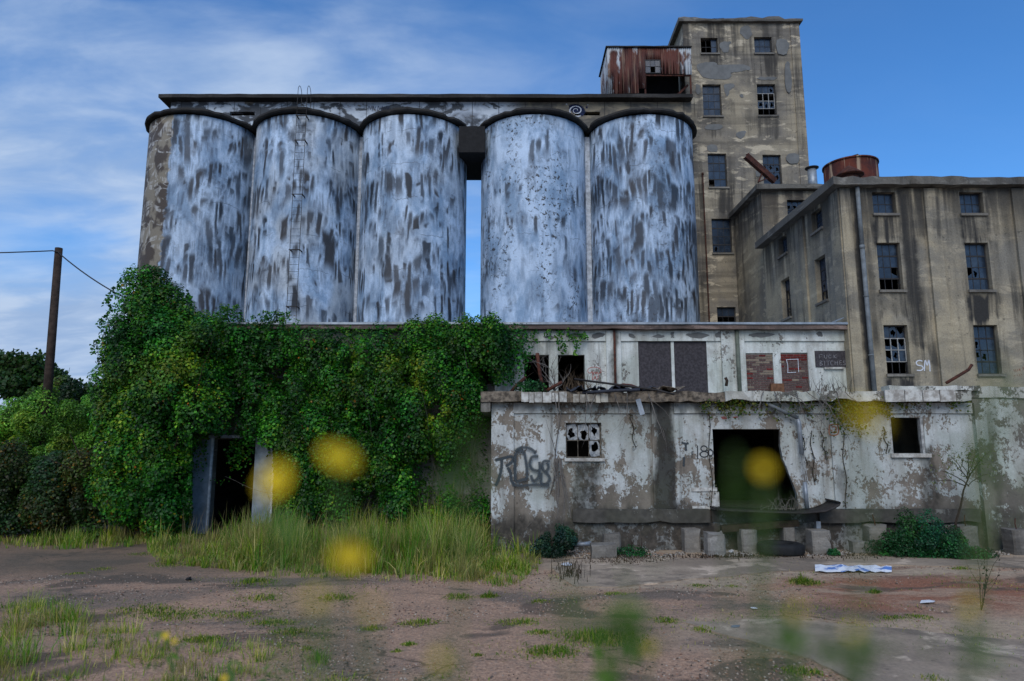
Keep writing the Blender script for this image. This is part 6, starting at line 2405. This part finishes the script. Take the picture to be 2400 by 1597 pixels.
# tufts in the cracks of the yard
TUF = [(1075, 1397, 62, .10), (1146, 1396, 36, .16), (985, 1456, 80, .10), (790, 1398, 85, .10), (610, 1400, 80, .10), (600, 1366, 90, .14), (560, 1440, 120, .08), (1215, 1460, 100, .08), (1265, 1487, 55, .07), (1262, 1407, 40, .07),
       (1290, 1535, 110, .13), (1400, 1500, 150, .20), (1660, 1479, 60, .08), (1560, 1456, 60, .08), (1880, 1368, 52, .24), (1905, 1366, 80, .06), (2050, 1386, 26, .14), (330, 1300, 60, .06), (400, 1325, 70, .08), (420, 1440, 150, .10),
       (2252, 1341, 34, .10), (180, 1344, 50, .05), (240, 1332, 50, .05), (2090, 1447, 60, .05), (2160, 1445, 70, .05), (1880, 1580, 90, .08), (2180, 1590, 90, .08), (640, 1455, 90, .10), (350, 1430, 160, .10), (1040, 1350, 60, .15),
       (960, 1512, 30, .06), (930, 1530, 20, .05), (720, 1517, 30, .05), (1120, 1540, 22, .05), (1720, 1376, 40, .05), (1640, 1376, 60, .05), (1440, 1395, 50, .06), (870, 1470, 60, .06), (690, 1480, 110, .08), (480, 1500, 90, .12), (1830, 1470, 60, .05)]
PX_, HH = [], []
for (uu, vv, w, h) in TUF:
    n = int(60 + w * 5 * (1 + h * 2))
    a = RNG.normal(0, .40, n) + .25 * np.sin(RNG.normal(0, 1, n) * 3)
    b = RNG.normal(0, .42, n)
    c = G(uu, vv)
    ww = w * c.y / 1600
    x, y = c.x + a * ww, c.y + b * ww * .75
    PX_.append(np.stack([x, y, ground_z(x, y) - .01], 1))
    HH.append(np.full(n, h * .8) * np.exp(-(a / .55) ** 2 - (b / .6) ** 2) + .012)
p = np.concatenate(PX_)
h = np.concatenate(HH) * RNG.uniform(.5, 1.2, len(p))
o = grass('grass_tufts', p, h, RNG.uniform(.0035, .008, len(p)), grass_cols(len(p), p[:, 0], p[:, 1], (4, 3, 2, 5, 2.5, 2), 9) * .75, M['grass'], None, .9)
tag(o, 'small flat grass tufts growing in the cracks of the yard', 'grass', None, 'stuff')
n = 26000
x, y = RNG.uniform(-9, 11, n), RNG.uniform(7, 15.5, n)
k = fbm(x * .7, y * 1.1, 61, 5) + RNG.normal(0, .03, n) > .60
x, y = x[k], y[k]
p = np.stack([x, y, ground_z(x, y) - .01], 1)
o = grass('thin_turf', p, RNG.uniform(.02, .07, len(p)), RNG.uniform(.003, .006, len(p)), grass_cols(len(p), x, y, (3, 2, 1, 4, 3, 2), 10) * .8, M['grass'], None, .8)
tag(o, 'thin scattered blades of turf over the yard', 'grass', None, 'stuff')


# loose stones: octahedral chips
def chips(name, x, y, s, cols, mat, label):
    n = len(x)
    z = ground_z(x, y) + s * .2
    base = np.array([(1, 0, 0), (0, 1, 0), (-1, 0, 0), (0, -1, 0), (0, 0, .6), (0, 0, -.6)], dtype=float)
    v = base[None] * (s[:, None, None] * RNG.uniform(.5, 1.2, (n, 6, 1)))
    a = RNG.uniform(0, 6.3, n)
    ca, sa = np.cos(a)[:, None], np.sin(a)[:, None]
    vx = v[:, :, 0] * ca - v[:, :, 1] * sa
    vy = v[:, :, 0] * sa + v[:, :, 1] * ca
    v = np.stack([vx + x[:, None], vy + y[:, None], v[:, :, 2] + z[:, None]], 2)
    f = np.array([(0, 1, 4), (1, 2, 4), (2, 3, 4), (3, 0, 4), (1, 0, 5), (2, 1, 5), (3, 2, 5), (0, 3, 5)])
    tr = (np.arange(n) * 6)[:, None, None] + f[None]
    o = raw_mesh(name, v.reshape(-1, 3), tr.reshape(-1, 3), mat, np.repeat(cols, 6, 0))
    return tag(o, label, 'gravel', None, 'stuff')


M['chip'] = attr_leaf('stone_chip', .95, 0.0, .1)
n = 30000
y = 6.5 + 8.5 * RNG.random(n) ** 1.3
x = RNG.uniform(-1, 1, n) * (y * .78 + 1)
k = fbm(x * .45, y * .8, 77, 4) + RNG.normal(0, .05, n) > .50
x, y = x[k], y[k]
SC_ = np.array([(.40, .29, .22), (.30, .21, .16), (.46, .39, .32), (.12, .10, .085), (.34, .20, .14)])
chips('loose_gravel', x, y, RNG.uniform(.007, .026, len(x)), SC_[RNG.integers(0, 5, len(x))] * RNG.uniform(.7, 1.1, (len(x), 1)), M['chip'], 'loose gravel scattered over the near yard')
n = 7000
u = RNG.uniform(1340, 2380, n)
v = 1284 + 24 * RNG.random(n) ** 1.5
k = fbm(u / 60., v / 16., 79, 3) > interp(u, [(1340, .42), (1700, .42), (1760, .55), (2380, .58)])
u, v = u[k], v[k]
gp = np.array([tuple(G(a, b)) for a, b in zip(u, v)])
chips('rubble_strip', gp[:, 0], gp[:, 1], RNG.uniform(.012, .045, len(gp)), np.array([(.33, .30, .26), (.24, .21, .18), (.12, .10, .085), (.40, .37, .33)])[RNG.integers(0, 4, len(gp))], M['chip'], 'strip of pale rubble along the foot of the dock')
n = 2600
u = np.concatenate([RNG.normal(1460, 55, n // 3), RNG.normal(1720, 70, n // 3), RNG.normal(2000, 110, n // 3)])
v = np.concatenate([RNG.normal(1314, 5, n // 3), RNG.normal(1306, 4, n // 3), RNG.normal(1306, 5, n // 3)])
gp = np.array([tuple(G(a, b)) for a, b in zip(u, v)])
gp[:, 2] = ground_z(gp[:, 0], gp[:, 1])
o = grass('dead_litter', gp, RNG.uniform(.03, .10, len(gp)), RNG.uniform(.006, .014, len(gp)), np.array([(.07, .045, .03), (.045, .035, .028), (.10, .065, .045)])[RNG.integers(0, 3, len(gp))], M['grass'], None, 1.3)
tag(o, 'dead brown plant litter along the dock foot', 'plant litter', None, 'stuff')
n = 1600
u = np.concatenate([RNG.normal(1340, 22, n // 2), RNG.normal(1215, 45, n // 2)])
v = np.concatenate([RNG.normal(1352, 8, n // 2), RNG.normal(1290, 30, n // 2)])
gp = np.array([tuple(G(a, b)) for a, b in zip(u, v)])
gp[:, 2] = ground_z(gp[:, 0], gp[:, 1])
o = grass('dry_stalks', gp[:n // 2:9], RNG.uniform(.1, .4, len(gp[:n // 2:9])), np.full(len(gp[:n // 2:9]), .008), np.tile((.06, .04, .03), (len(gp[:n // 2:9]), 1)), M['grass'], None, .5)
tag(o, 'dry dark stalks at the slab joint right of the tall grass', 'weeds', None, 'stuff')
sw = thing('bare_weed', G(2300, 1432), 'thin bare dark weed standing on the red clay at right', 'weed')
mb = MB()
rg = random.Random(17)
for k in range(3):
    twigs(mb, G(2300, 1432), 1.0, .008, 8, (rg.uniform(-.3, .3), 0, 1), .18, 0, 3, 1, 4, rg)
pts = np.array(mb.v)
mb.build('stem', M['twig_dark'], sw)
k_ = RNG.integers(0, len(pts), 60)
leaves('leaf', pts[k_], RNG.uniform(.03, .05, 60), np.tile((.04, .045, .03), (60, 1)), M['leaf'], sw)

# ------------------------------------------------------------------ yellow flowers close to the camera
def pd(u, v, d):
    a, y, z = ray(u, v)
    return Vector((a * d, y * d, CAM_Z + z * d))


def blossom(c, r_, nrm, parent, rg, bud=False):
    nrm = Vector(nrm).normalized()
    t = nrm.cross(Vector((0.3, .1, 1))).normalized()
    b = nrm.cross(t)
    mb = MB()
    for i in range(8):
        a = 2 * math.pi * i / 8 + rg.uniform(-.1, .1)
        rad = t * math.cos(a) + b * math.sin(a)
        tan = nrm.cross(rad)
        w = r_ * .40
        prof = [(.18, .45, .0), (.55, .95, .06), (.85, 1.0, .03), (1.0, .55, -.03)]
        L = [c + rad * r_ * q - tan * w * k + nrm * r_ * h for q, k, h in prof]
        Rr = [c + rad * r_ * q + tan * w * k + nrm * r_ * h for q, k, h in prof]
        mb.add(L + Rr, [(j, j + 1, j + 5, j + 4) for j in range(3)])
    o = mb.build('blossom', M['petal'], parent, True)
    q = MB()
    q.lathe([(r_ * .26, -.1 * r_), (r_ * .26, .08 * r_), (r_ * .12, .18 * r_)], (0, 0, 0), 12)
    rot = nrm.to_track_quat('Z', 'Y').to_matrix()
    q.v = [tuple(rot @ Vector(p) + c) for p in q.v]
    q.build('flower_eye', M['eye'], o, True)


LEAFG = np.array([(.07, .16, .02), (.09, .19, .02), (.05, .12, .015)])


def flower_plant(label, heads, extra, seed, green=18, lean=(0, 0)):
    """heads: (u, v, distance, radius, normal); extra: (u, v, distance, size) leafy tips"""
    rg = random.Random(seed)
    ends = [pd(h[0], h[1], h[2]) for h in heads] + [pd(e[0], e[1], e[2]) for e in extra]
    c = sum(ends, Vector()) / len(ends)
    bx, by = c.x + lean[0], c.y + .12 + lean[1]
    base = Vector((bx, by, gz(bx, by) - .02))
    t = thing('yellow_wildflower', base, label, 'wildflower', 'yellow wildflowers near the camera')
    P_, S_, C_ = [], [], []
    for k, e in enumerate(ends):
        mid = base.lerp(e, .55) + Vector((rg.uniform(-.03, .03), .06, .02))
        top = e if k < len(heads) else e + Vector((0, 0, .02))
        pts = [base.lerp(mid, s) if s < 1 else mid for s in (0, .5, 1)] + [mid.lerp(top, s) + Vector((0, .012 * math.sin(s * 3.1), 0)) for s in (.35, .7, 1)]
        mb = MB()
        mb.tube(pts, [.0022, .002, .0018, .0016, .0013, .0011], 5)
        mb.build('stem', M['stem'], t, True)
        for q in range(green):
            s = rg.random() ** .7
            p = base.lerp(mid, s / .55) if s < .55 else mid.lerp(top, (s - .55) / .45)
            P_.append(p + Vector((rg.uniform(-.02, .02), rg.uniform(-.02, .02), rg.uniform(-.01, .01))))
            S_.append(rg.uniform(.03, .06) * min(1.0, max(heads[0][2], .3) * 1.5))
            C_.append(LEAFG[rg.randrange(3)])
        if k < len(heads):
            h = heads[k]
            blossom(e, h[3], h[4], t, rg)
        else:
            for q in range(14):
                P_.append(e + Vector((rg.gauss(0, 1), rg.gauss(0, 1), rg.gauss(0, 1))) * extra[k - len(heads)][3] * .5)
                S_.append(extra[k - len(heads)][3] * rg.uniform(.6, 1.0))
                C_.append(LEAFG[rg.randrange(3)])
    leaves('leaf', np.array([tuple(p) for p in P_]), np.array(S_), np.array(C_), M['leaf'], t, nb=(0, -.2, .4), asp=.13, droop=-.4)
    return t


flower_plant('blurred wildflower pair before the door in the vines', [(795, 1070, .35, .0098, (.45, -.42, .78)), (642, 1125, .33, .0080, (-.35, -.8, .45))], [], 1, 4)
flower_plant('blurred wildflower in front of the tall grass bank', [(820, 1302, .35, .0092, (.2, -.45, .85))], [(1095, 1120, .36, .020)], 2, 3)
flower_plant('blurred wildflower in front of the dock door', [(1790, 1098, .36, .0048, (.1, -1, .3))], [(1727, 1152, .33, .010), (1800, 1235, .32, .010)], 3, 5)
flower_plant('blurred wildflower against the right end of the dock wall', [(2035, 975, .27, .0068, (.3, -.6, .6))], [(2350, 960, .26, .010), (2310, 1050, .28, .012)], 4, 6)
flower_plant('blurred wildflower clump low in front of the grey slab', [(1518, 1512, .50, .0062, (.3, -.6, .6))], [(1475, 1440, .42, .026), (1465, 1500, .42, .028), (1320, 1425, .34, .014), (1420, 1545, .8, .05)], 5, 12)
flower_plant('blurred budding wildflower stems low at right of centre', [(1868, 1432, .32, .0030, (.2, -.5, .6)), (2000, 1480, .32, .0028, (0, -.5, .6))], [(1860, 1500, .42, .024), (1870, 1570, .42, .030), (1990, 1550, .42, .022)], 6, 12)
flower_plant('blurred orange-yellow wildflower low before the grass bank', [(738, 1400, .28, .0035, (0, -.3, .9)), (870, 1425, .28, .0032, (0, -.3, .9))], [(725, 1420, .30, .010)], 7, 3)
flower_plant('blurred wildflower tip at the bottom centre', [(1030, 1545, .32, .0032, (0, -.4, .8))], [(1025, 1580, .36, .018)], 8, 10)
flower_plant('blurred wildflower low at the right edge', [(2275, 1425, .33, .0035, (0, -.6, .6))], [(2290, 1525, .38, .016)], 9, 5)
flower_plant('small yellow wildflowers in the lower left grass', [(388, 1490, 1.3, .006, (0, -.6, .6)), (408, 1503, 1.3, .005, (0, -.6, .6)), (525, 1590, 1.2, .006, (0, -.6, .6))], [(390, 1530, 2.2, .05), (540, 1575, 1.9, .045), (620, 1590, 1.9, .045)], 10, 9)
